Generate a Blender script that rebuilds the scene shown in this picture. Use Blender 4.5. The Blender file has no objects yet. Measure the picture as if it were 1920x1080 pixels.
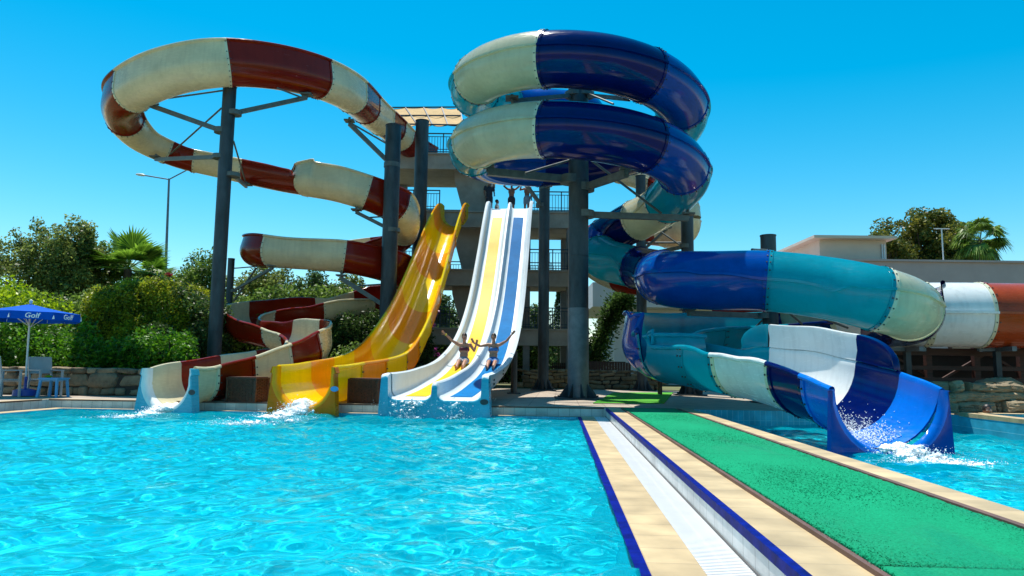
import bpy, bmesh, math, random
import numpy as np
from mathutils import Vector, Matrix

random.seed(7)
rng = np.random.default_rng(7)
R = math.radians
scene = bpy.context.scene
col = scene.collection

# ------------------------------------------------------------------ camera
F, ZC, RHO = 1330.0, 1.09, 0.0122
PITCH = math.atan(150 / F)
cP, sP, cR, sR = math.cos(PITCH), math.sin(PITCH), math.cos(RHO), math.sin(RHO)
cam_d = bpy.data.cameras.new("camera")
cam = bpy.data.objects.new("camera", cam_d)
col.objects.link(cam)
cam_d.sensor_width = 36
cam_d.lens = 36 * F / 1920
cam_d.clip_start = 0.05
cam_d.clip_end = 3000
_U = Vector((0, -sP, cP)); _X = Vector((1, 0, 0)); _F = Vector((0, cP, sP))
_r = _X * cR + _U * sR
_u = _U * cR - _X * sR
cam.matrix_world = Matrix(((_r.x, _u.x, -_F.x, 0), (_r.y, _u.y, -_F.y, 0), (_r.z, _u.z, -_F.z, ZC), (0, 0, 0, 1)))
scene.camera = cam

# ------------------------------------------------------------------ sky, sun, exposure
SUN_TO = Vector((-0.13, 0.26, 0.88)).normalized()
world = bpy.data.worlds.new("World")
scene.world = world
world.use_nodes = True
wn, wl = world.node_tree.nodes, world.node_tree.links
sky = wn.new("ShaderNodeTexSky")
sky.sky_type = 'NISHITA'
sky.sun_disc = False
sky.sun_elevation = math.asin(SUN_TO.z)
sky.sun_rotation = math.atan2(SUN_TO.x, SUN_TO.y)
sky.air_density = 1.0
sky.dust_density = 0.3
sky.ozone_density = 1.0
hs = wn.new("ShaderNodeHueSaturation")
hs.inputs['Hue'].default_value = 0.474
hs.inputs['Saturation'].default_value = 1.62
hs.inputs['Value'].default_value = 1.17
wl.new(sky.outputs[0], hs.inputs['Color'])
wl.new(hs.outputs[0], wn['Background'].inputs['Color'])
wn['Background'].inputs['Strength'].default_value = 0.10
sun_d = bpy.data.lights.new("sun", 'SUN')
sun_d.energy = 4.6
sun_d.angle = R(0.5)
sun_d.cycles.is_caustics_light = True
sun_d.color = (1.0, 0.95, 0.86)
sun = bpy.data.objects.new("sun", sun_d)
col.objects.link(sun)
sun.location = (0, 0, 40)
sun.rotation_euler = SUN_TO.to_track_quat('Z', 'Y').to_euler()
scene.view_settings.view_transform = 'Standard'
scene.view_settings.look = 'None'
scene.view_settings.exposure = 0.55
scene.view_settings.gamma = 1.0
scene.cycles.max_bounces = 8
scene.cycles.diffuse_bounces = 3
scene.cycles.transparent_max_bounces = 12
scene.cycles.use_denoising = True


# ------------------------------------------------------------------ helpers
def at(u, v, Y):
    """the point at depth Y that the photograph shows at pixel u, v"""
    a0 = (u - 960) / F; b0 = (540 - v) / F
    a = a0 * cR - b0 * sR; b = a0 * sR + b0 * cR
    t = Y / (cP - b * sP)
    return Vector((t * a, Y, ZC + t * (sP + b * cP)))


def gr(u, v, z):
    a0 = (u - 960) / F; b0 = (540 - v) / F
    a = a0 * cR - b0 * sR; b = a0 * sR + b0 * cR
    t = (z - ZC) / (sP + b * cP)
    return Vector((t * a, t * (cP - b * sP), z))


def tag(o, label=None, cat=None, group=None, kind=None):
    if label: o['label'] = label
    if cat: o['category'] = cat
    if group: o['group'] = group
    if kind: o['kind'] = kind
    return o


def thing(name, loc, label, cat, group=None, rz=0.0):
    o = bpy.data.objects.new(name, None)
    o.empty_display_size = 0.2
    col.objects.link(o)
    o.location = loc
    o.rotation_euler = (0, 0, rz)
    tag(o, label, cat, group)
    return o


def link(name, me, parent=None, world_space=True):
    o = bpy.data.objects.new(name, me)
    col.objects.link(o)
    if parent is not None:
        o.parent = parent
        if world_space:
            loc = parent.location if parent.parent is None else Vector((0, 0, 0))
            inv = Matrix.LocRotScale(parent.location, parent.rotation_euler, None).inverted()
            p = parent.parent
            while p is not None:
                inv = inv @ Matrix.LocRotScale(p.location, p.rotation_euler, None).inverted()
                p = p.parent
            # geometry given in world space: bring it into the parent's space
            me_t = inv
            if isinstance(me, bpy.types.Mesh):
                me.transform(me_t)
    return o


class MB:
    """collects shapes into one mesh"""
    def __init__(self):
        self.v = []; self.f = []; self.m = []

    def add(self, vs, fs, mi=0):
        o = len(self.v)
        self.v.extend([tuple(x) for x in vs])
        self.f.extend([tuple(i + o for i in q) for q in fs])
        self.m.extend([mi] * len(fs))

    def box(self, c, s, rot=None, mi=0, taper=1.0):
        c = Vector(c); hx, hy, hz = s[0] / 2, s[1] / 2, s[2] / 2
        vs = []
        for z in (-hz, hz):
            k = 1 if z < 0 else taper
            for x, y in ((-hx, -hy), (hx, -hy), (hx, hy), (-hx, hy)):
                p = Vector((x * k, y * k, z))
                if rot is not None: p = rot @ p
                vs.append(c + p)
        self.add(vs, [(0, 3, 2, 1), (4, 5, 6, 7), (0, 1, 5, 4), (1, 2, 6, 5), (2, 3, 7, 6), (3, 0, 4, 7)], mi)

    def beam(self, a, b, w, h=None, mi=0):
        a = Vector(a); b = Vector(b); h = h or w
        d = b - a; L = d.length; d.normalize()
        up = Vector((0, 0, 1)) if abs(d.z) < 0.95 else Vector((0, 1, 0))
        x = d.cross(up).normalized(); y = x.cross(d)
        rot = Matrix((x, d, y)).transposed()
        self.box((a + b) / 2, (w, L, h), rot, mi)

    def tube(self, pts, rad, n=10, mi=0, cap=True):
        pts = [Vector(p) for p in pts]
        if not hasattr(rad, '__len__'): rad = [rad] * len(pts)
        vs = []; fs = []
        prev = None
        for i, p in enumerate(pts):
            d = (pts[min(i + 1, len(pts) - 1)] - pts[max(i - 1, 0)]).normalized()
            if prev is None:
                up = Vector((0, 0, 1)) if abs(d.z) < 0.9 else Vector((1, 0, 0))
                x = d.cross(up).normalized()
            else:
                x = (prev - d * prev.dot(d)).normalized()
            prev = x
            y = d.cross(x)
            for k in range(n):
                t = 2 * math.pi * k / n
                vs.append(p + (x * math.cos(t) + y * math.sin(t)) * rad[i])
        for i in range(len(pts) - 1):
            for k in range(n):
                k2 = (k + 1) % n
                fs.append((i * n + k, i * n + k2, (i + 1) * n + k2, (i + 1) * n + k))
        if cap:
            fs.append(tuple(range(n - 1, -1, -1)))
            fs.append(tuple((len(pts) - 1) * n + k for k in range(n)))
        self.add(vs, fs, mi)

    def ellipsoid(self, c, r, n=12, m=8, rot=None, mi=0, jit=0.0):
        c = Vector(c)
        if not hasattr(r, '__len__'): r = (r, r, r)
        vs = []; fs = []
        for j in range(m + 1):
            ph = math.pi * j / m
            for k in range(n):
                t = 2 * math.pi * k / n
                p = Vector((r[0] * math.sin(ph) * math.cos(t), r[1] * math.sin(ph) * math.sin(t), r[2] * math.cos(ph)))
                if jit: p *= 1 + random.uniform(-jit, jit)
                if rot is not None: p = rot @ p
                vs.append(c + p)
        for j in range(m):
            for k in range(n):
                k2 = (k + 1) % n
                fs.append((j * n + k, (j + 1) * n + k, (j + 1) * n + k2, j * n + k2))
        self.add(vs, fs, mi)

    def prism(self, poly, vec, mi=0):
        """flat polygon (list of points) extruded along vec"""
        n = len(poly); vec = Vector(vec)
        vs = [Vector(p) for p in poly] + [Vector(p) + vec for p in poly]
        fs = [tuple(range(n - 1, -1, -1)), tuple(range(n, 2 * n))]
        for i in range(n):
            j = (i + 1) % n
            fs.append((i, j, n + j, n + i))
        self.add(vs, fs, mi)

    def mesh(self, name, mats, smooth=None):
        me = bpy.data.meshes.new(name)
        me.from_pydata(self.v, [], self.f)
        if not isinstance(mats, (list, tuple)): mats = [mats]
        for m in mats: me.materials.append(m)
        if len(mats) > 1: me.polygons.foreach_set('material_index', self.m)
        bm = bmesh.new(); bm.from_mesh(me)
        bmesh.ops.recalc_face_normals(bm, faces=bm.faces)
        bm.to_mesh(me); bm.free()
        if smooth is not None:
            me.shade_smooth()
            me.set_sharp_from_angle(angle=R(smooth))
        me.update()
        return me

    def build(self, name, mats, parent=None, smooth=None, world_space=True):
        return link(name, self.mesh(name, mats, smooth), parent, world_space)


# ------------------------------------------------------------------ materials
def nodes_of(name):
    m = bpy.data.materials.new(name)
    m.use_nodes = True
    nt = m.node_tree
    return m, nt.nodes, nt.links, nt.nodes['Principled BSDF']


def ramp_between(n, l, fac, c0, c1, p0=0.3, p1=0.7):
    r = n.new("ShaderNodeValToRGB")
    r.color_ramp.elements[0].position = p0; r.color_ramp.elements[0].color = (*c0, 1)
    r.color_ramp.elements[1].position = p1; r.color_ramp.elements[1].color = (*c1, 1)
    l.new(fac, r.inputs[0])
    return r


def surf(name, c, rough=0.6, var=0.25, scale=4.0, bump=0.0, bscale=30.0, metal=0.0, coat=0.0, spec=0.5, c2=None, stretch=None):
    """plain painted / stone / wood surface with mottled colour and a fine bump"""
    m, n, l, b = nodes_of(name)
    tc = n.new("ShaderNodeTexCoord")
    src = tc.outputs['Object']
    if stretch:
        mp = n.new("ShaderNodeMapping"); mp.inputs['Scale'].default_value = stretch
        l.new(src, mp.inputs[0]); src = mp.outputs[0]
    no = n.new("ShaderNodeTexNoise")
    no.inputs['Scale'].default_value = scale; no.inputs['Detail'].default_value = 6
    no.inputs['Roughness'].default_value = 0.65
    l.new(src, no.inputs['Vector'])
    lo = tuple(x * (1 - var) for x in c)
    hi = c2 if c2 else tuple(min(1, x * (1 + var)) for x in c)
    r = ramp_between(n, l, no.outputs['Fac'], lo, hi)
    l.new(r.outputs[0], b.inputs['Base Color'])
    b.inputs['Roughness'].default_value = rough
    b.inputs['Metallic'].default_value = metal
    b.inputs['Coat Weight'].default_value = coat
    b.inputs['Coat Roughness'].default_value = 0.08
    b.inputs['Specular IOR Level'].default_value = spec
    if bump:
        n2 = n.new("ShaderNodeTexNoise"); n2.inputs['Scale'].default_value = bscale
        n2.inputs['Detail'].default_value = 4
        l.new(src, n2.inputs['Vector'])
        bp = n.new("ShaderNodeBump"); bp.inputs['Strength'].default_value = bump
        bp.inputs['Distance'].default_value = 0.03
        l.new(n2.outputs['Fac'], bp.inputs['Height'])
        l.new(bp.outputs[0], b.inputs['Normal'])
    return m


def gelcoat(name, c, transl=0.0, rough=0.16, var=0.12, tc_col=None, spec=0.38):
    """glossy fibreglass: slightly wavy, scuffed along its length, a little light comes through"""
    m, n, l, b = nodes_of(name)
    tc = n.new("ShaderNodeTexCoord")
    no = n.new("ShaderNodeTexNoise"); no.inputs['Scale'].default_value = 1.4; no.inputs['Detail'].default_value = 5
    l.new(tc.outputs['Object'], no.inputs['Vector'])
    r = ramp_between(n, l, no.outputs['Fac'], tuple(x * (1 - var) for x in c), tuple(min(1, x * (1 + var)) for x in c))
    # faint streaks and scuffs
    mp = n.new("ShaderNodeMapping"); mp.inputs['Scale'].default_value = (3, 3, 14)
    l.new(tc.outputs['Object'], mp.inputs[0])
    sc = n.new("ShaderNodeTexNoise"); sc.inputs['Scale'].default_value = 1.6; sc.inputs['Detail'].default_value = 3
    l.new(mp.outputs[0], sc.inputs['Vector'])
    rr = n.new("ShaderNodeMapRange"); rr.inputs['From Min'].default_value = 0.35; rr.inputs['From Max'].default_value = 0.75
    rr.inputs['To Min'].default_value = rough * 0.7; rr.inputs['To Max'].default_value = rough * 2.0
    l.new(sc.outputs['Fac'], rr.inputs[0])
    l.new(rr.outputs[0], b.inputs['Roughness'])
    mp2 = n.new("ShaderNodeMapping"); mp2.inputs['Scale'].default_value = (9, 9, .8)
    l.new(tc.outputs['Object'], mp2.inputs[0])
    gr_ = n.new("ShaderNodeTexNoise"); gr_.inputs['Scale'].default_value = 1.0; gr_.inputs['Detail'].default_value = 4
    l.new(mp2.outputs[0], gr_.inputs['Vector'])
    gm = n.new("ShaderNodeMapRange"); gm.inputs['From Min'].default_value = .32; gm.inputs['From Max'].default_value = .52
    gm.inputs['To Min'].default_value = .90; gm.inputs['To Max'].default_value = 1.0
    l.new(gr_.outputs['Fac'], gm.inputs[0])
    mu = n.new("ShaderNodeMix"); mu.data_type = 'RGBA'; mu.blend_type = 'MULTIPLY'; mu.inputs['Factor'].default_value = 1.0
    l.new(r.outputs[0], mu.inputs['A']); l.new(gm.outputs[0], mu.inputs['B'])
    l.new(mu.outputs['Result'], b.inputs['Base Color'])
    b.inputs['Specular IOR Level'].default_value = spec
    w = n.new("ShaderNodeTexNoise"); w.inputs['Scale'].default_value = 2.6; w.inputs['Detail'].default_value = 2
    l.new(tc.outputs['Object'], w.inputs['Vector'])
    bp = n.new("ShaderNodeBump"); bp.inputs['Strength'].default_value = 0.10; bp.inputs['Distance'].default_value = 0.02
    l.new(w.outputs['Fac'], bp.inputs['Height']); l.new(bp.outputs[0], b.inputs['Normal'])
    if transl:
        t = n.new("ShaderNodeBsdfTranslucent")
        t.inputs['Color'].default_value = (*(tc_col or c), 1)
        mx = n.new("ShaderNodeMixShader"); mx.inputs[0].default_value = transl
        l.new(b.outputs[0], mx.inputs[1]); l.new(t.outputs[0], mx.inputs[2])
        l.new(mx.outputs[0], n['Material Output'].inputs['Surface'])
    return m


def tiles(name, c, grout, w, h, rough=0.3, mortar=0.02, offset=0.0, var=0.12, plane='XY', rot=0.0, bump=0.2):
    m, n, l, b = nodes_of(name)
    tc = n.new("ShaderNodeTexCoord")
    src = tc.outputs['Object']
    mp = n.new("ShaderNodeMapping"); mp.vector_type = 'POINT'
    if plane == 'XZ': mp.inputs['Rotation'].default_value = (R(-90), 0, 0)
    if plane == 'YZ': mp.inputs['Rotation'].default_value = (R(90), R(90), 0)
    l.new(src, mp.inputs[0])
    br = n.new("ShaderNodeTexBrick")
    br.offset = offset
    br.inputs['Scale'].default_value = 1.0
    br.inputs['Brick Width'].default_value = w; br.inputs['Row Height'].default_value = h
    br.inputs['Mortar Size'].default_value = mortar * min(w, h)
    br.inputs['Color1'].default_value = (*c, 1)
    br.inputs['Color2'].default_value = (*[x * (1 - var) for x in c], 1)
    br.inputs['Mortar'].default_value = (*grout, 1)
    l.new(mp.outputs[0], br.inputs['Vector'])
    no = n.new("ShaderNodeTexNoise"); no.inputs['Scale'].default_value = 3.0; no.inputs['Detail'].default_value = 8
    l.new(src, no.inputs['Vector'])
    mr = n.new("ShaderNodeMapRange"); mr.inputs['To Min'].default_value = 0.72; mr.inputs['To Max'].default_value = 1.15
    mr.inputs['From Min'].default_value = 0.3; mr.inputs['From Max'].default_value = 0.7
    l.new(no.outputs['Fac'], mr.inputs[0])
    mu = n.new("ShaderNodeMix"); mu.data_type = 'RGBA'; mu.blend_type = 'MULTIPLY'
    mu.inputs['Factor'].default_value = 1.0
    l.new(br.outputs['Color'], mu.inputs['A']); l.new(mr.outputs[0], mu.inputs['B'])
    l.new(mu.outputs['Result'], b.inputs['Base Color'])
    b.inputs['Roughness'].default_value = rough
    bp = n.new("ShaderNodeBump"); bp.inputs['Strength'].default_value = bump; bp.inputs['Distance'].default_value = 0.01
    bp.invert = True
    l.new(br.outputs['Fac'], bp.inputs['Height']); l.new(bp.outputs[0], b.inputs['Normal'])
    return m


def stonemat(name, lo, hi, scale=3.5, stretch=None):
    m, n, l, b = nodes_of(name)
    g = n.new("ShaderNodeNewGeometry"); tc = n.new("ShaderNodeTexCoord")
    src = tc.outputs['Object']
    if stretch:
        mp = n.new("ShaderNodeMapping"); mp.inputs['Scale'].default_value = stretch
        l.new(src, mp.inputs[0]); src = mp.outputs[0]
    no = n.new("ShaderNodeTexNoise"); no.inputs['Scale'].default_value = scale; no.inputs['Detail'].default_value = 9
    no.inputs['Roughness'].default_value = .7
    l.new(src, no.inputs['Vector'])
    ad = n.new("ShaderNodeMath"); ad.operation = 'MULTIPLY_ADD'; ad.inputs[1].default_value = .45
    l.new(g.outputs['Random Per Island'], ad.inputs[0])
    sb = n.new("ShaderNodeMath"); sb.operation = 'MULTIPLY_ADD'; sb.inputs[1].default_value = 1.2; sb.inputs[2].default_value = -.35
    l.new(no.outputs['Fac'], sb.inputs[0]); l.new(sb.outputs[0], ad.inputs[2])
    r = ramp_between(n, l, ad.outputs[0], lo, hi, .1, .85)
    l.new(r.outputs[0], b.inputs['Base Color']); b.inputs['Roughness'].default_value = .9
    n2 = n.new("ShaderNodeTexNoise"); n2.inputs['Scale'].default_value = 9; n2.inputs['Detail'].default_value = 8; n2.inputs['Roughness'].default_value = .7
    l.new(src, n2.inputs['Vector'])
    bp = n.new("ShaderNodeBump"); bp.inputs['Strength'].default_value = 1.0; bp.inputs['Distance'].default_value = .06
    l.new(n2.outputs['Fac'], bp.inputs['Height']); l.new(bp.outputs[0], b.inputs['Normal'])
    return m


def leafmat(name, dark, light, transl=0.46, scale=1.2, rough=0.45):
    m, n, l, b = nodes_of(name)
    g = n.new("ShaderNodeNewGeometry")
    tc = n.new("ShaderNodeTexCoord")
    no = n.new("ShaderNodeTexNoise"); no.inputs['Scale'].default_value = scale; no.inputs['Detail'].default_value = 3
    l.new(tc.outputs['Object'], no.inputs['Vector'])
    ad = n.new("ShaderNodeMath"); ad.operation = 'MULTIPLY_ADD'
    ad.inputs[1].default_value = 0.5
    l.new(g.outputs['Random Per Island'], ad.inputs[0]); 
    sb = n.new("ShaderNodeMath"); sb.operation = 'MULTIPLY_ADD'; sb.inputs[1].default_value = 1.1; sb.inputs[2].default_value = -0.3
    l.new(no.outputs['Fac'], sb.inputs[0]); l.new(sb.outputs[0], ad.inputs[2])
    r = ramp_between(n, l, ad.outputs[0], dark, light, 0.2, 0.9)
    l.new(r.outputs[0], b.inputs['Base Color'])
    b.inputs['Roughness'].default_value = rough
    b.inputs['Specular IOR Level'].default_value = 0.35
    t = n.new("ShaderNodeBsdfTranslucent")
    l.new(r.outputs[0], t.inputs['Color'])
    mx = n.new("ShaderNodeMixShader"); mx.inputs[0].default_value = transl
    l.new(b.outputs[0], mx.inputs[1]); l.new(t.outputs[0], mx.inputs[2])
    l.new(mx.outputs[0], n['Material Output'].inputs['Surface'])
    return m


M = {}
M['brown'] = gelcoat('red brown gelcoat', (0.20, 0.012, 0.003), 0.05, 0.15, spec=.28)
M['cream'] = gelcoat('cream gelcoat', (0.68, 0.61, 0.40), 0.16, 0.2)
M['rust'] = gelcoat('rust gelcoat', (0.36, 0.050, 0.006), 0.05, 0.2)
M['cream_flange'] = gelcoat('cream flange', (0.62, 0.60, 0.42), 0.0, 0.3)
M['navy'] = gelcoat('navy gelcoat', (0.0004, 0.008, 0.095), 0.03, 0.10, spec=.26)
M['blue'] = gelcoat('royal blue gelcoat', (0.0004, 0.058, 0.31), 0.08, 0.11, spec=.28)
M['teal'] = gelcoat('teal gelcoat', (0.005, 0.33, 0.44), 0.42, 0.14, tc_col=(0.01, 0.58, 0.66))
M['pale'] = gelcoat('pale translucent gelcoat', (0.62, 0.60, 0.42), 0.30, 0.16, tc_col=(0.55, 0.62, 0.42))
M['exit_blue'] = gelcoat('bright blue gelcoat', (0.002, 0.16, 0.66), 0.06, 0.16)
M['yellow'] = gelcoat('yellow gelcoat', (0.95, 0.73, 0.004), 0.32, 0.14, var=0.06)
M['orange'] = gelcoat('amber gelcoat', (0.93, 0.43, 0.003), 0.30, 0.14, var=0.08)
M['gold'] = gelcoat('dark gold gelcoat', (0.80, 0.17, 0.0005), 0.05, 0.3, spec=.2)
M['white'] = gelcoat('white gelcoat', (0.78, 0.80, 0.78), 0.10, 0.18, var=0.05)
M['aqua'] = gelcoat('aqua gelcoat', (0.05, 0.42, 0.55), 0.08, 0.25)
M['stripe_yellow'] = surf('yellow lane stripe', (0.80, 0.46, 0.004), 0.5, var=.12, scale=2, spec=.15)
M['lane'] = surf('white lane gelcoat', (0.58, 0.66, 0.70), 0.42, var=.08, scale=1.5, spec=.22)
M['stripe_blue'] = surf('blue lane stripe', (0.0005, 0.15, 0.40), 0.6, var=.15, scale=2, spec=.05)
M['bolt'] = surf('dark bolt', (0.05, 0.055, 0.06), 0.45, metal=0.6)
M['steel'] = surf('galvanised steel', (0.040, 0.052, 0.060), 0.5, var=0.55, scale=2.2, bump=0.12, bscale=14, metal=0.35, stretch=(1, 1, 0.35))
M['steel_light'] = surf('light galvanised steel', (0.13, 0.155, 0.17), 0.5, var=0.3, scale=3, bump=0.1, bscale=14, metal=0.3)
M['arm'] = surf('grey painted steel arm', (0.10, 0.115, 0.11), 0.5, var=0.3, scale=5, metal=0.2)
M['concrete'] = surf('painted concrete', (0.34, 0.30, 0.255), 0.85, var=0.2, scale=1.3, bump=0.1, bscale=20)
M['concrete_dark'] = surf('grey concrete', (0.19, 0.18, 0.17), 0.9, var=0.25, scale=1.3, bump=0.15, bscale=18)
M['rail'] = surf('dark blue railing paint', (0.02, 0.05, 0.08), 0.5, var=0.2)
M['canvas'] = surf('reed canopy', (0.55, 0.36, 0.16), 0.9, var=0.3, scale=3, stretch=(1, 12, 1), bump=0.2)
M['wall_grey'] = surf('mauve grey render', (0.45, 0.345, 0.34), 0.9, var=0.08, scale=0.8, bump=0.05)
M['wall_cream'] = surf('cream render', (0.62, 0.52, 0.43), 0.9, var=0.08, scale=0.8, bump=0.05)
M['wall_white'] = surf('white render', (0.55, 0.56, 0.58), 0.9, var=0.08, scale=0.8, bump=0.05)
M['under_tube_shade'] = surf('painted under-tube shade', (0.015, 0.013, 0.012), 0.9)  # shade painted as near-black, for the sheet behind the timber frame
M['glass'] = surf('window glass', (0.02, 0.03, 0.04), 0.05, spec=0.8)
M['wood_red'] = surf('red brown wood', (0.055, 0.018, 0.012), 0.6, var=0.5, scale=3, stretch=(0.5, 8, 8), bump=0.2)
M['wicker'] = surf('dark wicker', (0.13, 0.038, 0.018), 0.5, var=0.45, scale=18, bump=0.4, bscale=90)
M['dark_plastic'] = surf('dark plastic', (0.03, 0.035, 0.04), 0.45)
M['stone'] = stonemat('tan stone', (0.10, 0.070, 0.042), (0.44, 0.33, 0.20))
M['rock'] = stonemat('layered rock', (0.09, 0.065, 0.04), (0.50, 0.38, 0.23), 3, (1, 1, 4))
M['mortar'] = surf('mortar', (0.05, 0.038, 0.028), 0.95, var=0.3, bump=0.4)
M['bark'] = surf('bark', (0.09, 0.065, 0.045), 0.95, var=0.4, scale=6, bump=0.6, bscale=24, stretch=(1, 1, 0.25))
M['earth'] = surf('dry ground', (0.15, 0.13, 0.06), 0.95, var=0.45, scale=0.6, bump=0.4, bscale=6, c2=(0.16, 0.18, 0.06))
M['deck'] = tiles('deck stone', (0.42, 0.34, 0.26), (0.22, 0.17, 0.13), 0.6, 0.3, 0.65, 0.03)
M['coping'] = tiles('beige coping', (0.56, 0.42, 0.23), (0.40, 0.30, 0.17), 0.5, 0.33, 0.55, 0.022, var=0.2)
M['riser'] = tiles('white riser tile', (0.70, 0.70, 0.67), (0.42, 0.42, 0.40), 0.25, 0.25, 0.25, 0.025, plane='YZ')
M['riser_back'] = tiles('white riser tile back', (0.66, 0.64, 0.58), (0.40, 0.39, 0.35), 0.25, 0.25, 0.25, 0.025, plane='XZ')
M['blue_band'] = surf('cobalt tile', (0.0015, 0.009, 0.17), 0.5, var=0.5, scale=9, spec=0.05)
M['edge_strip'] = surf('brown edge strip', (0.12, 0.06, 0.045), 0.6, var=0.3)
M['grate'] = surf('white plastic grate', (0.74, 0.74, 0.74), 0.45, var=0.04)
M['gutter'] = surf('gutter', (0.10, 0.10, 0.10), 0.7)
M['pool_tile'] = tiles('pool tile', (0.03, 0.74, 0.84), (0.20, 0.79, 0.86), 0.25, 0.25, 0.3, 0.03, var=0.08)
M['pool_wall'] = tiles('pool wall tile', (0.05, 0.42, 0.58), (0.25, 0.6, 0.7), 0.12, 0.25, 0.25, 0.04, plane='XZ', var=0.15)
M['foam'] = surf('white water', (0.88, 0.92, 0.94), 0.35, var=0.05)
M['carpet'] = surf('green artificial grass', (0.003, 0.29, 0.13), 0.85, var=0.30, scale=70, c2=(0.006, 0.38, 0.18), spec=0.1, bump=.5, bscale=160)
def carpetmat():
    m, n, l, b = nodes_of('worn green artificial grass')
    tc = n.new("ShaderNodeTexCoord")
    fi = n.new("ShaderNodeTexNoise"); fi.inputs['Scale'].default_value = 85; fi.inputs['Detail'].default_value = 4
    l.new(tc.outputs['Object'], fi.inputs['Vector'])
    r = ramp_between(n, l, fi.outputs['Fac'], (0.002, 0.21, 0.094), (0.005, 0.31, 0.145), .32, .68)
    mp = n.new("ShaderNodeMapping"); mp.inputs['Scale'].default_value = (1.6, .45, 1)
    l.new(tc.outputs['Object'], mp.inputs[0])
    lo = n.new("ShaderNodeTexNoise"); lo.inputs['Scale'].default_value = 1.3; lo.inputs['Detail'].default_value = 6
    l.new(mp.outputs[0], lo.inputs['Vector'])
    mr = n.new("ShaderNodeMapRange"); mr.inputs['From Min'].default_value = .35; mr.inputs['From Max'].default_value = .68
    mr.inputs['To Min'].default_value = .88; mr.inputs['To Max'].default_value = 1.08
    l.new(lo.outputs['Fac'], mr.inputs[0])
    # seams between the rolls
    sx = n.new("ShaderNodeSeparateXYZ"); l.new(tc.outputs['Object'], sx.inputs[0])
    md = n.new("ShaderNodeMath"); md.operation = 'PINGPONG'; md.inputs[1].default_value = 2.1; l.new(sx.outputs['Y'], md.inputs[0])
    cp = n.new("ShaderNodeMapRange"); cp.inputs['From Min'].default_value = .004; cp.inputs['From Max'].default_value = .014
    cp.inputs['To Min'].default_value = .62; cp.inputs['To Max'].default_value = 1.0
    l.new(md.outputs[0], cp.inputs[0])
    m1 = n.new("ShaderNodeMath"); m1.operation = 'MULTIPLY'; l.new(mr.outputs[0], m1.inputs[0]); l.new(cp.outputs[0], m1.inputs[1])
    mu = n.new("ShaderNodeMix"); mu.data_type = 'RGBA'; mu.blend_type = 'MULTIPLY'; mu.inputs['Factor'].default_value = 1.0
    l.new(r.outputs[0], mu.inputs['A']); l.new(m1.outputs[0], mu.inputs['B']); l.new(mu.outputs['Result'], b.inputs['Base Color'])
    ro = n.new("ShaderNodeMapRange"); ro.inputs['From Min'].default_value = .35; ro.inputs['From Max'].default_value = .45
    ro.inputs['To Min'].default_value = .5; ro.inputs['To Max'].default_value = .9
    l.new(lo.outputs['Fac'], ro.inputs[0]); l.new(ro.outputs[0], b.inputs['Roughness'])
    b.inputs['Specular IOR Level'].default_value = .12
    bp = n.new("ShaderNodeBump"); bp.inputs['Strength'].default_value = .35; bp.inputs['Distance'].default_value = .02
    l.new(fi.outputs['Fac'], bp.inputs['Height']); l.new(bp.outputs[0], b.inputs['Normal'])
    return m


M['carpet'] = carpetmat()
M['mat'] = surf('light green mat', (0.08, 0.34, 0.03), 0.85, var=0.3, scale=40, bump=0.5, bscale=90, spec=0.2)
M['umbrella'] = surf('blue canvas', (0.001, 0.085, 0.50), 0.8, var=0.1, scale=3, spec=0.1)
M['letter'] = surf('white lettering', (0.75, 0.82, 0.88), 0.7, var=0.03)
M['pole_white'] = surf('white pole', (0.6, 0.66, 0.68), 0.35, var=0.1)
M['chair'] = surf('grey white resin', (0.42, 0.43, 0.44), 0.5, var=0.12)
M['table'] = surf('sky blue plastic', (0.06, 0.32, 0.62), 0.4, var=0.08)
M['base_blue'] = surf('blue plastic base', (0.01, 0.06, 0.36), 0.4, var=0.1)
M['lamp_metal'] = surf('lamp post metal', (0.16, 0.18, 0.20), 0.5, metal=0.4)
M['lamp_head'] = surf('lamp head', (0.6, 0.62, 0.62), 0.4)
M['skin'] = surf('tanned skin', (0.42, 0.20, 0.12), 0.5, var=0.1, scale=8)
M['skin_dark'] = surf('deep tanned skin', (0.19, 0.085, 0.052), 0.5, var=0.1, scale=8)
M['hair'] = surf('dark hair', (0.015, 0.010, 0.008), 0.5, var=0.4, scale=30)
M['swim_red'] = surf('wine red swimwear', (0.10, 0.008, 0.03), 0.7)
M['swim_pattern'] = surf('patterned shorts', (0.10, 0.11, 0.19), 0.8, var=0.7, scale=26, c2=(0.5, 0.5, 0.55))
M['swim_blue'] = surf('blue swimwear', (0.03, 0.14, 0.38), 0.7)
M['swim_dark'] = surf('dark swim shorts', (0.02, 0.025, 0.04), 0.8)
M['swim_grey'] = surf('grey blue swim shorts', (0.16, 0.24, 0.32), 0.8)
M['shirt_white'] = surf('white shirt', (0.7, 0.72, 0.74), 0.8)
M['wrist'] = surf('yellow wristband', (0.7, 0.6, 0.05), 0.5)
M['eye'] = surf('eye white', (0.6, 0.6, 0.58), 0.3, var=0.02)
M['lips'] = surf('lips', (0.30, 0.08, 0.06), 0.5)
M['leaf_olive'] = leafmat('olive foliage', (0.04, 0.07, 0.016), (0.36, 0.44, 0.1))
M['leaf_hedge'] = leafmat('hedge foliage', (0.045, 0.08, 0.008), (0.55, 0.6, 0.03), scale=2.0)
M['leaf_shrub'] = leafmat('bright shrub foliage', (0.010, 0.060, 0.004), (0.17, 0.42, 0.016), scale=2.2)
M['leaf_lime'] = leafmat('lime foliage', (0.1, 0.21, 0.005), (0.55, 0.7, 0.015), scale=2.2)
M['leaf_dark'] = leafmat('dark foliage', (0.012, 0.032, 0.009), (0.12, 0.22, 0.045))
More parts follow.
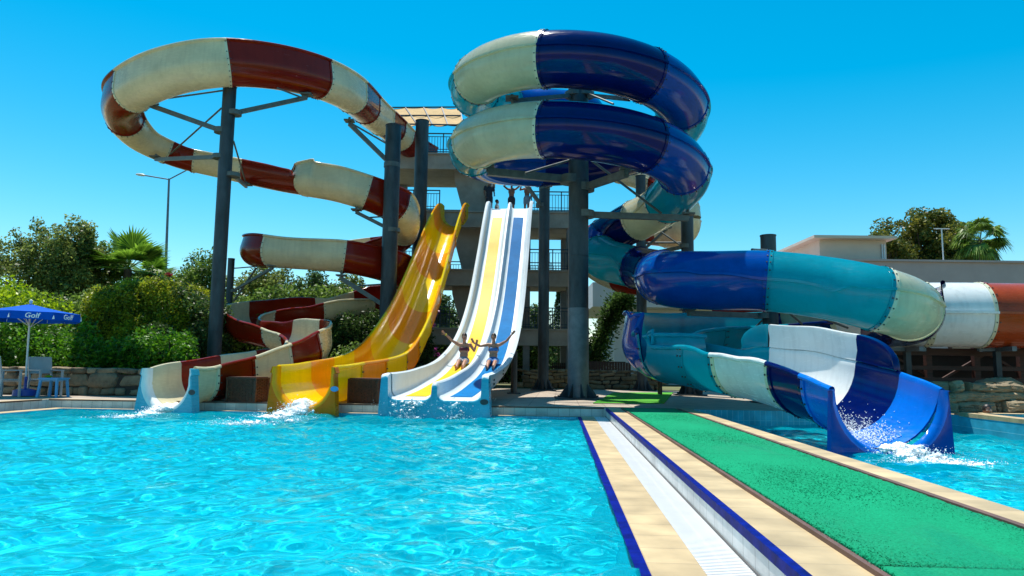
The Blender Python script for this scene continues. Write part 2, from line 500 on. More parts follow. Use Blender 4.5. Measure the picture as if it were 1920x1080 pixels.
M['leaf_mid'] = leafmat('mid foliage', (0.032, 0.075, 0.014), (0.3, 0.46, 0.07))
M['leaf_rust'] = leafmat('rust tinged foliage', (0.022, 0.06, 0.01), (0.28, 0.26, 0.04), scale=0.7)
M['leaf_palm'] = leafmat('palm foliage', (0.025, 0.09, 0.006), (0.26, 0.46, 0.04))
M['petal_red'] = leafmat('red blossom', (0.25, 0.02, 0.03), (0.5, 0.06, 0.07))
M['petal_pink'] = leafmat('pink blossom', (0.35, 0.03, 0.2), (0.6, 0.1, 0.4))
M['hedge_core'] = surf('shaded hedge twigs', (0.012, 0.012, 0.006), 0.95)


def watermat():
    m, n, l, b = nodes_of('pool water')
    b.inputs['Base Color'].default_value = (0.35, 0.88, 0.97, 1)
    di = n.new("ShaderNodeBsdfDiffuse"); di.inputs['Color'].default_value = (0.0, 0.58, 0.74, 1)
    g = n.new("ShaderNodeBsdfGlass"); g.inputs['IOR'].default_value = 1.33; g.inputs['Roughness'].default_value = 0.0
    g.inputs['Color'].default_value = (.55, .98, .99, 1)
    m1 = n.new("ShaderNodeMixShader"); m1.inputs[0].default_value = 0.21
    l.new(g.outputs[0], m1.inputs[1]); l.new(di.outputs[0], m1.inputs[2])
    l.new(m1.outputs[0], n['Material Output'].inputs['Surface'])
    return m


M['water'] = watermat()

# ------------------------------------------------------------------ the pools and the deck (local frame: x' right, y' away)
ORG = Vector((1.56, 15.9, 0)); ALPHA = math.atan(0.068)
D = 0.22
frame = Matrix.LocRotScale(ORG, Matrix.Rotation(-ALPHA, 3, 'Z').to_euler(), None)


def loc(x, y, z):
    return frame @ Vector((x, y, z))


def invloc(p):
    return frame.inverted() @ Vector(p)


def local_obj(name, mb, mats, label=None, cat=None, group=None, kind=None, smooth=None):
    o = mb.build(name, mats, None, smooth)
    o.location = ORG; o.rotation_euler = (0, 0, -ALPHA)
    return tag(o, label, cat, group, kind)


def rect(mb, x0, x1, y0, y1, z, mi=0):
    mb.add([(x0, y0, z), (x1, y0, z), (x1, y1, z), (x0, y1, z)], [(0, 1, 2, 3)], mi)


XL, YN = -12.0, -21.0          # main pool: left edge, near edge
C1, G1, RZ, KL, KR, CR = 0.29, 0.56, 0.56, 0.88, 2.15, 2.36
RX1 = 7.9
# deck (stone) around the pools
mb = MB()
rect(mb, -26, 14, 0.6, 14.5, D)
rect(mb, -26, XL - 0.9, YN - 3, 0.6, D)
rect(mb, RZ + 0.3, CR - .2, YN, 0.6, D)
rect(mb, CR - .2, 14, 0.28, 0.6, D)
rect(mb, 12, 14, YN - 3, 0.28, D)
rect(mb, XL - 0.9, 12, YN - 3, YN, D)
local_obj('pool_deck', mb, M['deck'], kind='structure')
mb = MB()
zg = D - 0.03
rect(mb, -400, 400, 14.5, 600, zg); rect(mb, -400, -26, -300, 14.5, zg); rect(mb, 14, 400, -300, 14.5, zg); rect(mb, -26, 14, -300, YN - 3, zg)
local_obj('ground', mb, M['earth'], kind='structure')
# raised coping on the back and the left
mb = MB()
rect(mb, XL - 0.9, RZ + .3, 0.3, 0.6, D + .002)
rect(mb, XL - 0.9, XL - 0.6, YN, 0.3, D + .002)
rect(mb, RZ, KL, YN, 0.3, D + .002)
# low coping flush with the water
rect(mb, XL - .3, C1, 0, 0.18, 0.035); rect(mb, XL - 0.3, XL, YN, 0, 0.035); rect(mb, 0, C1, YN, 0, 0.035)
# right hand coping along the second pool
mb.box(((KR + CR) / 2 + .02, YN / 2 + .14, D + 0.0), (CR - KR + .04, -YN + .28, 0.05))
local_obj('pool_coping', mb, M['coping'], kind='structure')
mb = MB()
mb.add([(RZ, YN, 0.0), (RZ, 0.3, 0.0), (RZ, 0.3, D + .002), (RZ, YN, D + .002)], [(0, 1, 2, 3)])
mb.add([(XL - .6, YN, 0.0), (XL - .6, 0.3, 0.0), (XL - .6, 0.3, D + .002), (XL - .6, YN, D + .002)], [(0, 3, 2, 1)])
local_obj('riser_tiles', mb, M['riser'], kind='structure')
mb = MB()
mb.add([(XL - .6, 0.3, 0.0), (RZ, 0.3, 0.0), (RZ, 0.3, D + .002), (XL - .6, 0.3, D + .002)], [(0, 1, 2, 3)])
local_obj('back_riser_tiles', mb, M['riser_back'], kind='structure')
mb = MB()      # cobalt band along the top of the riser and along the water edge
mb.box((RZ - .004 + .02, YN / 2, D - .022), (0.05, -YN + .3, 0.058))
mb.box((-.035, YN / 2, 0.012), (0.07, -YN, 0.05))
local_obj('cobalt_tile_band', mb, M['blue_band'], kind='structure')
mb = MB()
mb.box(((XL - .6 + RZ) / 2, 0.305, D - .008), (RZ - XL + .6 - .06, 0.03, 0.032))
mb.box((XL - .605, YN / 2 + .1, D - .008), (0.03, -YN, 0.032))
mb.box((KL + .012, YN / 2, D + .012), (0.03, -YN, 0.03))
mb.box((KR - .03, YN / 2, D + .012), (0.05, -YN, 0.035))
local_obj('edge_strip', mb, M['edge_strip'], kind='structure')
# white drain grate, modelled as bars over a gutter
mb = MB()
rect(mb, C1, G1, YN, 0.3, -0.03, 1)
rect(mb, XL - .6, XL - .3, YN, 0.3, -0.03, 1); rect(mb, XL - .3, C1, 0.18, 0.3, 0.02, 1)
y = -0.02
while y > -14.5:
    mb.box(((C1 + G1) / 2, y, 0.022), (G1 - C1 - .004, 0.017, 0.022))
    y -= 0.03
for x in (C1 + .012, G1 - .02, (C1 + G1) / 2):
    mb.box((x, YN / 2 + .14, 0.012), (0.014, -YN + .28, 0.026))
mb.box((G1 - .004, YN / 2 + .14, 0.03), (0.012, -YN + .28, 0.03), mi=1)
local_obj('drain_grate', mb, [M['grate'], M['gutter']], 'white slatted overflow grate running along the pool edge beside the tiled step', 'drain grate')
# artificial grass runner
mb = MB()
nx, ny = 40, 460
xs = np.linspace(KL + .035, KR - .06, nx); ys = np.linspace(YN, 0.25, ny)
vs = []
for j, yy in enumerate(ys):
    for i, xx in enumerate(xs):
        ex = (0.012 * random.uniform(-1, 1)) if i in (0, nx - 1) else 0
        vs.append((xx + ex, yy, D + .018 + 0.004 * math.sin(xx * 3.1) * math.sin(yy * 1.7)))
fs = [(j * nx + i, j * nx + i + 1, (j + 1) * nx + i + 1, (j + 1) * nx + i) for j in range(ny - 1) for i in range(nx - 1)]
mb.add(vs, fs)
runner = local_obj('grass_runner', mb, M['carpet'], 'long emerald green artificial grass runner between the two pools', 'runner')
# its pile: short tufts
N = 42000
px = rng.uniform(KL + .03, KR - .055, N); py = np.clip(-12.6 + (rng.random(N) ** 1.9) * 12.8, -14, 0.24)
px[:7000] = KL + .03 + np.abs(rng.normal(0, .008, 7000)); py[:7000] = rng.uniform(-13, .2, 7000)
hgt = rng.uniform(.003, .008, N); hgt[:7000] *= 2.6
ang = rng.uniform(0, 6.283, N); lean = rng.normal(0, .012, (N, 2)); w = .005
V = np.zeros((N, 3, 3))
V[:, 0] = np.stack([px - w * np.cos(ang), py - w * np.sin(ang), np.full(N, D + .016)], 1)
V[:, 1] = np.stack([px + w * np.cos(ang), py + w * np.sin(ang), np.full(N, D + .016)], 1)
V[:, 2] = np.stack([px + lean[:, 0], py + lean[:, 1], D + .016 + hgt], 1)
me = bpy.data.meshes.new('pile')
me.from_pydata(V.reshape(-1, 3).tolist(), [], np.arange(N * 3).reshape(-1, 3).tolist())
me.materials.append(M['carpet'])
o = bpy.data.objects.new('pile', me); col.objects.link(o); o.parent = runner; o['kind'] = 'stuff'
# light green mat on the far deck
mb = MB()
a = [gr(1112, 757, D), gr(1245, 757, D), gr(1262, 737, D), gr(1150, 737, D)]
mb.prism([(p.x, p.y, D + .004) for p in a], (0, 0, 0.02))
tag(mb.build('floor_mat', M['mat']), 'light green floor mat lying on the far deck, barred with shadow', 'mat')

# pool basins
mb = MB()
ZB = -1.35


def basin(mb, x0, x1, y0, y1, zb, zt):
    rect(mb, x0, x1, y0, y1, zb, 0)
    mb.add([(x0, y1, zb), (x1, y1, zb), (x1, y1, zt), (x0, y1, zt)], [(0, 1, 2, 3)], 1)
    mb.add([(x0, y0, zb), (x1, y0, zb), (x1, y0, zt), (x0, y0, zt)], [(0, 3, 2, 1)], 1)
    mb.add([(x0, y0, zb), (x0, y1, zb), (x0, y1, zt), (x0, y0, zt)], [(0, 1, 2, 3)], 1)
    mb.add([(x1, y0, zb), (x1, y1, zb), (x1, y1, zt), (x1, y0, zt)], [(0, 3, 2, 1)], 1)


basin(mb, XL, -.07, YN, 0, ZB, 0.03)
basin(mb, CR + .04, RX1, YN, 0.28, ZB, D)
basin(mb, RX1 + .3, 12, YN, -0.6, -0.6, D + .06)
local_obj('pool_basin', mb, [M['pool_tile'], M['pool_wall']], kind='structure').cycles.is_caustics_receiver = True
# raised ledge between the second pool and the small upper pool
mb = MB()
mb.box((RX1 + .15, YN / 2 - .15, D + .02), (0.32, -YN - .3, 0.08))
mb.box(((RX1 + 12) / 2 + .2, -.45, D + .02), (12 - RX1 - .0, 0.3, 0.08))
mb.box(((RX1 + 12) / 2 + .2, 0, D - .01), (12 - RX1, 0.6, 0.06))
local_obj('upper_pool_coping', mb, M['coping'], kind='structure')
mb = MB()
mb.add([(RX1 - .004, YN, -.6), (RX1 - .004, -.3, -.6), (RX1 - .004, -.3, D), (RX1 - .004, YN, D)], [(0, 1, 2, 3)])
local_obj('ledge_tiles', mb, M['pool_wall'], kind='structure')


def water(name, x0, x1, y0, y1, z, step, amp, seed, label):
    g = np.random.default_rng(seed)
    xs = np.arange(x0, x1 + step, step); xs[-1] = x1
    # finer rows near the camera
    ys = np.arange(y0, y1 + step, step); ys[-1] = y1
    X, Y = np.meshgrid(xs, ys)
    wx = X + .25 * np.sin(.9 * Y + 1.3 * np.sin(.5 * X)); wy = Y + .25 * np.sin(1.1 * X + 1.1 * np.sin(.6 * Y))
    H = np.zeros_like(X)
    for _ in range(46):
        lam = math.exp(g.uniform(math.log(.22), math.log(2.6)))
        t = g.normal(1.35, .75)
        k = 2 * math.pi / lam
        a = amp * lam ** 0.9 * g.uniform(.5, 1.2)
        ph = g.uniform(0, 6.28)
        s = np.sin(k * (wx * math.cos(t) + wy * math.sin(t)) + ph)
        H += a * 1.3 * (1 - np.abs(s) ** .8) * (1.0 if lam < 1.2 else .6) if _ % 2 else a * s
    H -= H.mean()
    env = .55 + .6 * (np.sin(.55 * X + .8) * np.sin(.43 * Y + .3) * .5 + .5)
    H *= env
    ny, nx = X.shape
    P = np.stack([X.ravel(), Y.ravel(), z + H.ravel()], 1)
    idx = np.arange(nx * ny).reshape(ny, nx)
    Fq = np.stack([idx[:-1, :-1], idx[:-1, 1:], idx[1:, 1:], idx[1:, :-1]], -1).reshape(-1, 4)
    me = bpy.data.meshes.new(name)
    me.vertices.add(len(P)); me.vertices.foreach_set('co', P.ravel())
    me.loops.add(Fq.size); me.loops.foreach_set('vertex_index', Fq.ravel())
    me.polygons.add(len(Fq)); me.polygons.foreach_set('loop_start', np.arange(len(Fq)) * 4)
    me.materials.append(M['water'])
    me.update(); me.shade_smooth()
    o = bpy.data.objects.new(name, me); col.objects.link(o)
    o.location = ORG; o.rotation_euler = (0, 0, -ALPHA)
    o['kind'] = 'structure'
    o.cycles.is_caustics_caster = True
    return o


WZ2 = -0.10
water('water', XL, -.07, -15.5, 0, 0.0, 0.042, .0074, 3, '')
water('slide_pool_water', CR + .04, RX1, -15.5, 0.28, WZ2, 0.045, .0076, 5, '')
water('upper_pool_water', RX1 + .3, 12, -12, -.6, D, 0.08, .0025, 8, '')


# ------------------------------------------------------------------ flumes and tubes
def catmull(P, per=14):
    P = [np.array(p, float) for p in P]
    out = []; par = []
    n = len(P)
    for i in range(n - 1):
        p0 = P[max(i - 1, 0)]; p1 = P[i]; p2 = P[i + 1]; p3 = P[min(i + 2, n - 1)]
        for k in range(per):
            t = k / per
            out.append(0.5 * ((2 * p1) + (-p0 + p2) * t + (2 * p0 - 5 * p1 + 4 * p2 - p3) * t * t + (-p0 + 3 * p1 - 3 * p2 + p3) * t ** 3))
            par.append(i + t)
    out.append(P[-1]); par.append(n - 1)
    return np.array(out), np.array(par)


class Path:
    """smooth path with a frame; each control row is x, y, z, left wall, right wall, radius"""
    def __init__(self, ctrl, bank=0.7, smooth=3, maxbank=0.38):
        A, self.par = catmull(ctrl)
        for _ in range(smooth):
            B = A.copy()
            B[1:-1] = (A[:-2] + 2 * A[1:-1] + A[2:]) / 4
            A = B
        self.P = A[:, :3]; self.ex = A[:, 3:]
        T = np.gradient(self.P, axis=0); ds = np.linalg.norm(T, axis=1, keepdims=True); T /= ds
        for _ in range(4):
            T[1:-1] = (T[:-2] + 2 * T[1:-1] + T[2:]) / 4
        T /= np.linalg.norm(T, axis=1, keepdims=True)
        K = np.gradient(T, axis=0) / ds
        for _ in range(12):
            K[1:-1] = (K[:-2] + 2 * K[1:-1] + K[2:]) / 4
        Z = np.array([0, 0, 1.0])
        Rt = np.cross(T, Z); Rt /= np.linalg.norm(Rt, axis=1, keepdims=True)
        U = np.cross(Rt, T)
        lat = np.clip((K * Rt).sum(1) * bank, -maxbank, maxbank)[:, None]
        U2 = U + Rt * lat; U2 /= np.linalg.norm(U2, axis=1, keepdims=True)
        R2 = np.cross(T, U2)
        self.T, self.U, self.R = T, U2, R2

    def index(self, par):
        return int(np.argmin(np.abs(self.par - par)))


def u_profile(r, hl, hr, th=0.03, n=18):
    """closed outline of an open flume: floor at -r, walls hl and hr above the arc centre, rolled lips"""
    hl = max(hl, .04); hr = max(hr, .04)
    q = .052
    pts = [(-r - q + q * math.cos(R(t)), hl - .03 + q * math.sin(R(t))) for t in (90, 130, 170, 210)] + [(-r - th, hl - .085)]
    for k in range(n + 1):
        t = math.pi + math.pi * k / n
        pts.append(((r + th) * math.cos(t), (r + th) * math.sin(t)))
    pts += [(r + th, hr - .085)] + [(r + q + q * math.cos(R(t)), hr - .03 + q * math.sin(R(t))) for t in (-30, 10, 50, 90, 130)]
    pts += [(r, hr - .03)]
    for k in range(n + 1):
        t = 2 * math.pi - math.pi * k / n
        pts.append((r * math.cos(t), r * math.sin(t)))
    pts += [(-r, hl - .03), (-r - q + q * math.cos(R(50)), hl - .03 + q * math.sin(R(50)))]
    return pts


def o_profile(r, n=44):
    pts = []
    for k in range(n):
        t = 2 * math.pi * k / n
        rr = r
        if k == 0 or k == n // 2:
            s = math.copysign(1, math.cos(t))
            pts += ([(s * r, -.035 * s), (s * (r + .06), -.03 * s), (s * (r + .06), .03 * s), (s * r, .035 * s)])
            continue
        pts.append((rr * math.cos(t), rr * math.sin(t)))
    return pts


def sweep(mb, path, i0, i1, prof, mi=0, caps=False, closed=True):
    rows = []
    for i in range(i0, i1 + 1):
        pr = prof(i)
        rows.append([path.P[i] + path.R[i] * x + path.U[i] * y for x, y in pr])
    n = len(rows[0])
    vs = [p for r_ in rows for p in r_]
    fs = []
    for j in range(len(rows) - 1):
        for k in range(n if closed else n - 1):
            k2 = (k + 1) % n
            fs.append((j * n + k, j * n + k2, (j + 1) * n + k2, (j + 1) * n + k))
    if caps:
        fs.append(tuple(range(n))); fs.append(tuple((len(rows) - 1) * n + k for k in range(n - 1, -1, -1)))
    mb.add(vs, fs, mi)


def bolt(mb, p, nrm, r=0.022, mi=1):
    nrm = Vector(nrm); p = Vector(p)
    x = nrm.orthogonal().normalized(); y = nrm.cross(x)
    vs = [p + (x * math.cos(t) + y * math.sin(t)) * r + nrm * h for h in (-.005, .016) for t in [k * math.pi / 3 for k in range(6)]]
    fs = [(k, (k + 1) % 6, 6 + (k + 1) % 6, 6 + k) for k in range(6)] + [tuple(range(6, 12))]
    mb.add(vs, fs, mi)


FL = {'brown': 'brown', 'cream': 'cream_flange', 'pale': 'cream_flange', 'white': 'cream_flange'}


def flume_sections(root, path, breaks, cols, kind, open_from=None, tube_r=None, bolts=True):
    """one mesh for every coloured section, each with the bolted flange at its end as a sub-part"""
    br = [path.index(b) for b in breaks]
    for s in range(len(br) - 1):
        i0, i1 = br[s], br[s + 1]
        if i1 <= i0: continue
        c = cols[s % len(cols)]
        op = kind == 'open' or (open_from is not None and s >= open_from)
        mb = MB()
        if op:
            pf = lambda i: u_profile(path.ex[i][2], path.ex[i][0], path.ex[i][1])
        else:
            pf = lambda i: o_profile(path.ex[i][2])
        sweep(mb, path, i0, i1, pf, caps=False)
        sec = mb.build('flume_section' if op else 'tube_section', M[c], root, smooth=40)
        # flange band, proud of the shell, with bolt heads
        for e in (i0, i1):
            fb = MB()
            if e in (br[0], br[-1]) and op: continue
            sgn = 1 if e == i0 else -1
            r = path.ex[e][2]
            P0 = path.P[e]; P1 = path.P[e] + path.T[e] * sgn * 0.085
            if op:
                hl, hr = path.ex[e][0], path.ex[e][1]
                ring = [(-r, hl * k / 4) for k in (3.4, 2, 1)] + [(r * math.cos(math.pi + math.pi * k / 22), r * math.sin(math.pi + math.pi * k / 22)) for k in range(23)] + [(r, hr * k / 4) for k in (1, 2, 3.4)]
                off = 0.03
            else:
                ring = [(r * math.cos(2 * math.pi * k / 44), r * math.sin(2 * math.pi * k / 44)) for k in range(44)]
                off = 0.0
            rows = []
            nrm = []
            for x, y in ring:
                L = math.hypot(x, y) or 1
                nx_, ny_ = (x / L, y / L) if (not op or y <= 0) else (math.copysign(1, x), 0)
                nrm.append((nx_, ny_))
            for (Pq, h) in ((P0, off), (P0, off + .022), (P1, off + .022), (P1, off)):
                rows.append([Pq + path.R[e] * (x + nx_ * h) + path.U[e] * (y + ny_ * h) for (x, y), (nx_, ny_) in zip(ring, nrm)])
            n = len(ring)
            vs = [p for rr in rows for p in rr]
            fs = []
            for j in range(3):
                for k in range(n if not op else n - 1):
                    k2 = (k + 1) % n
                    fs.append((j * n + k, j * n + k2, (j + 1) * n + k2, (j + 1) * n + k))
            fb.add(vs, fs, 0)
            if bolts:
                Pm = (P0 + P1) / 2
                stepb = 2
                for k in range(0, n, stepb):
                    x, y = ring[k]; a_, b_ = nrm[k]
                    bolt(fb, Pm + path.R[e] * (x + a_ * (off + .022)) + path.U[e] * (y + b_ * (off + .022)), path.R[e] * a_ + path.U[e] * b_, .018)
            fb.build('joint_flange', [M[FL.get(c, c)], M['bolt']], sec, smooth=30)


def px(rows, r, hl, hr):
    out = []
    for q in rows:
        p = at(*q[:3])
        l_, r_, rad = (q[3] if len(q) > 3 else hl), (q[4] if len(q) > 4 else hr), (q[5] if len(q) > 5 else r)
        out.append((p.x, p.y, p.z, l_, r_, rad))
    return out


def exit_panel(path, r, hl, hr, wl, wr, zb, th, lip=0.12):
    """front panel round the mouth of a flume: from the U to the water"""
    mb = MB()
    P = path.P[-1]; T = np.array([path.T[-1][0], path.T[-1][1], 0]); T /= np.linalg.norm(T)
    Rr = np.cross(T, [0, 0, 1.0]); U = np.array([0, 0, 1.0])
    inner = [(-r, hl - .01)] + [(-r, hl * .5)] + [(r * math.cos(math.pi + math.pi * k / 20), r * math.sin(math.pi + math.pi * k / 20)) for k in range(21)] + [(r, hr * .5), (r, hr - .01)]
    outer = []
    n = len(inner)
    bot = zb - P[2]
    for i, (x, y) in enumerate(inner):
        if i == 0: outer.append((-r - lip, hl - .02))
        elif i == 1: outer.append((-r - lip - .04, hl * .45))
        elif i == n - 1: outer.append((r + lip, hr - .02))
        elif i == n - 2: outer.append((r + lip + .04, hr * .45))
        else:
            k = (i - 2) / 20
            if k < .25:
                f = k / .25
                outer.append((-r - lip - (wl - lip) * f, hl * .4 * (1 - f) + bot * f))
            elif k > .75:
                f = (1 - k) / .25
                outer.append((r + lip + (wr - lip) * f, hr * .4 * (1 - f) + bot * f))
            else:
                f = (k - .25) / .5
                outer.append((-r - wl + (2 * r + wl + wr) * f, bot))
    vs = []
    prof = [(0.0, 0.0), (0.0, th - .10), (.02, th - .05), (.06, th - .015), (.12, th), ('o', th), ('o', 0.0)]
    prof = [(f_, max(d, 0.0)) for f_, d in prof]
    for f_, d in prof:
        for (xi, yi), (xo, yo) in zip(inner, outer):
            if f_ == 'o': x, y = xo, yo
            else:
                L = math.hypot(xo - xi, yo - yi) or 1
                k = min(.8, f_ / L); x, y = xi + (xo - xi) * k, yi + (yo - yi) * k
            vs.append(P + Rr * x + U * y + T * (d - .02))
    fs = []
    m_ = len(prof)
    for j in range(m_):
        j2 = (j + 1) % m_
        for i in range(n - 1):
            fs.append((j * n + i, j * n + i + 1, j2 * n + i + 1, j2 * n + i))
    for i in (0, n - 1):
        fs.append(tuple(j * n + i for j in range(m_)))
    mb.add(vs, fs)
    mb.m = [0 if q // (n - 1) < 4 and q < m_ * (n - 1) else 1 for q in range(len(fs))]
    return mb


# ---- the red-brown and cream open flume
red_rows = [
    (800, 292, 35.5, .35, .3), (768, 272, 34.0, .35, .3), (735, 243, 32.3, .4, .3), (697, 215, 29.6, .5, .25), (645, 172, 25.5, .55, .2),
    (555, 139, 23.2, .6, .2), (430, 125, 21.8, .6, .2), (320, 142, 21.8, .6, .2), (245, 178, 22.8, .6, .2), (228, 210, 24.5, .6, .2),
    (262, 252, 26.3, .55, .2), (335, 285, 27.6, .35, .2), (415, 305, 28.0, .25, .22), (520, 328, 27.6, .2, .24), (574, 337, 27.2, .2, .24), (582, 339, 27.1, .2, .56), (640, 350, 27.1, .2, .56),
    (710, 373, 27.6, .2, .56), (754, 402, 28.3, .2, .6), (757, 430, 29.5, .2, .6), (738, 452, 30.6, .2, .5), (680, 466, 31.2, .2, .42),
    (600, 471, 30.5, .2, .42), (520, 474, 29.5, .2, .42), (483, 471, 28.2, .2, .44), (492, 470, 27.2, .2, .44), (545, 473, 26.8, .2, .43),
    (640, 480, 26.8, .2, .43), (712, 495, 27.6, .2, .46), (750, 511, 28.8, .2, .5), (764, 530, 30.2, .2, .5), (748, 549, 31.4, .2, .45),
    (710, 564, 31.7, .2, .5), (640, 575, 30, .2, .5), (560, 583, 29, .2, .5), (490, 590, 27.5, .2, .45), (452, 598, 26, .2, .40),
    (453, 606, 24.8, .2, .28), (490, 614, 23.8, .25, .10), (543, 624, 23.0, .42, .08), (578, 638, 21.8, .55, .1), (572, 655, 20.4, .5, .15),
    (520, 676, 19.2, .45, .3), (440, 695, 18.0, .36, .34), (370, 708, 17.0, .32, .32), (323, 713, 16.3, .28, .28)]
rp = Path(px(red_rows, .6, .3, .3), bank=.38)
slide = thing('open_flume_slide', at(323, 722, 16.3) * 1.0, 'open winding water slide of alternating red-brown and cream sections on the left', 'water slide')
rb = [0, 1.45, 1.9, 2.6, 3.3, 3.8, 4.55, 6.0, 7.9, 9.35, 10.7, 11.45, 12.5, 14.6, 16.65, 17.75, 19.2, 20.85, 22.0, 22.5, 23.5, 25.4, 27.1, 29.2, 30.5, 32.4, 33.5, 35.0, 36.3, 38.6, 39.5, 40.3, 41.2, 42.1, 42.9, 43.95, 45]
flume_sections(slide, rp, rb, ['brown', 'cream'], 'open')
exit_panel(rp, .6, .28, .28, .26, .32, -.35, .22).build('exit_panel', [M['white'], M['aqua']], slide, smooth=50)

# ---- the yellow half-pipe
yl = []
YP = [(33.4, 8.35, .45), (32.7, 8.25, .5), (32, 7.9, .52), (31, 7.2, .52), (30, 6.4, .52), (28, 4.68, .52), (26, 3.1, .5), (24, 1.95, .48), (22.4, 1.30, .45), (21, 1.05, .4), (19.6, .93, .36), (18.2, .88, .32), (17.0, .83, .28), (16.2, .80, .28)]
for Y, z, h in YP:
    x = -2.85 - (32 - Y) * 0.128
    rr_ = float(np.interp(Y, [16.2, 17, 18.2, 19.6, 21, 22.4, 24, 26, 28, 30, 32, 34], [.62, .63, .66, .72, .78, .79, .78, .73, .68, .63, .58, .56]))
    yl.append((x + (rr_ - .62) * .9 + .24 * max(0., min(1., (23 - Y) / 5)), Y, z, h, h, rr_))
yp = Path(yl, bank=0)
ys_ = thing('half_pipe_slide', yp.P[-1] - np.array([0, 0, .6]), 'steep straight half pipe slide in alternating yellow and amber bands', 'water slide')
flume_sections(ys_, yp, [0, 1.2, 2.6, 3.9, 4.7, 5.6, 6.4, 7.4, 8.6, 9.9, 11.2, 13], ['yellow', 'orange'], 'open')
exit_panel(yp, .62, .28, .28, .2, .24, -.35, .22).build('exit_panel', [M['orange'], M['gold']], ys_, smooth=50)

# ---- the blue tube spiral
CX, CY, HR, TR = 1.93, 20.9, 3.05, 0.74
zf1 = at(1090, 114, CY - HR).z
PIT = zf1 - at(1090, 247, CY - HR).z
blue_ctrl = [(1.6, 35, zf1 + 1.75), (1.7, 31.5, zf1 + 1.6), (2.3, 27.6, zf1 + 1.35), (2.6, 25.0, zf1 + 1.15)]
blue_ctrl = [c + (.6, .6, TR) for c in blue_ctrl]
th = 100
bi = {}
while th <= 720:
    t = R(th)
    bi[th] = len(blue_ctrl)
    hr_ = HR + .20 * max(0, math.cos(R(((th + 360) % 360 - 30) if ((th % 360) < 200) else (th % 360 - 390))) ** 3 if abs(((th - 30 + 180) % 360) - 180) < 80 else 0) + .20 * (math.cos(R(((th - 150 + 180) % 360) - 180)) ** 4 if abs(((th - 150 + 180) % 360) - 180) < 60 else 0)
    blue_ctrl.append((CX + hr_ * math.cos(t), CY + hr_ * math.sin(t), zf1 - PIT * (th - 270) / 360, .6, .6, TR))
    th += 20
k0 = len(blue_ctrl)
low_tube = [(1236, 390, 23.8), (1172, 424, 25.6), (1132, 450, 26.2), (1122, 470, 25.9), (1135, 487, 25.2), (1195, 502, 24.6), (1233, 512, 22.6), (1238, 519, 20.0), (1268, 524, 18.3), (1340, 526, 17.6), (1440, 527, 17.2), (1560, 542, 16.6), (1650, 562, 16.1), (1702, 580, 17.0), (1692, 594, 18.8)]
blue_ctrl += px(low_tube, TR, .6, .6)
k1 = len(blue_ctrl) - 1
low_flume = [(1620, 603, 20.3, .15, .45), (1540, 610, 21, .15, .45), (1450, 616, 21.2, .15, .45), (1370, 620, 20.8, .15, .5), (1300, 625, 19.8, .15, .55), (1245, 632, 18.5, .15, .6), (1226, 641, 17.3, .15, .62),
             (1240, 650, 16.5, .15, .6), (1258, 653, 16.1, .15, .58), (1264, 654, 16.0, .15, .1), (1330, 661, 15.1, .1, .1, .77), (1390, 667, 14.4, .1, .1, .8), (1450, 674, 13.6, .1, .1, .83), (1510, 686, 12.7, .1, .1, .85), (1575, 705, 11.8, .1, .1, .86), (1622, 720, 11.2, .08, .08, .86), (1664, 736, 10.7, .06, .06, .86)]
blue_ctrl += px(low_flume, TR, .2, .2)
bp_ = Path(blue_ctrl, bank=0.35, maxbank=.2)


def thi(d):
    return bi[100] + (d - 100) / 20


bs = thing('tube_slide', (CX, CY, D), 'spiralling enclosed tube slide in navy, blue, teal and pale sections on the right', 'water slide')
bb = [0, 2, thi(130), thi(170), thi(196), thi(248), thi(303), thi(343), thi(405), thi(470), thi(530), thi(555), thi(608), thi(663), thi(703), k0 - .25, k0 + .65, k0 + 1.9, k0 + 3.4, k0 + 5.0, k0 + 7.2, k0 + 10.0, k0 + 11.95, k1 - .2]
bc = ['navy', 'blue', 'teal', 'teal', 'pale', 'navy', 'blue', 'teal', 'navy', 'blue', 'teal', 'pale', 'navy', 'blue', 'teal', 'pale', 'navy', 'blue', 'teal', 'navy', 'blue', 'teal', 'pale']
flume_sections(bs, bp_, bb[:-1] + [k1 - .9 + .0], bc, 'tube')
fb_ = [k1 - .9, k1 + .9, k1 + 2.9, k1 + 4.7, k1 + 6.2, k1 + 9.05, k1 + 10.9, k1 + 12.0, k1 + 14.2, k1 + 15.4, len(blue_ctrl) - 1]
fc_ = ['navy', 'navy', 'teal', 'teal', 'blue', 'teal', 'teal', 'white', 'navy', 'exit_blue']
flume_sections(bs, bp_, fb_, fc_, 'open')
exit_panel(bp_, .86, .06, .06, .16, .16, -.3, .1, lip=.1).build('exit_panel', [M['exit_blue'], M['blue']], bs, smooth=50)
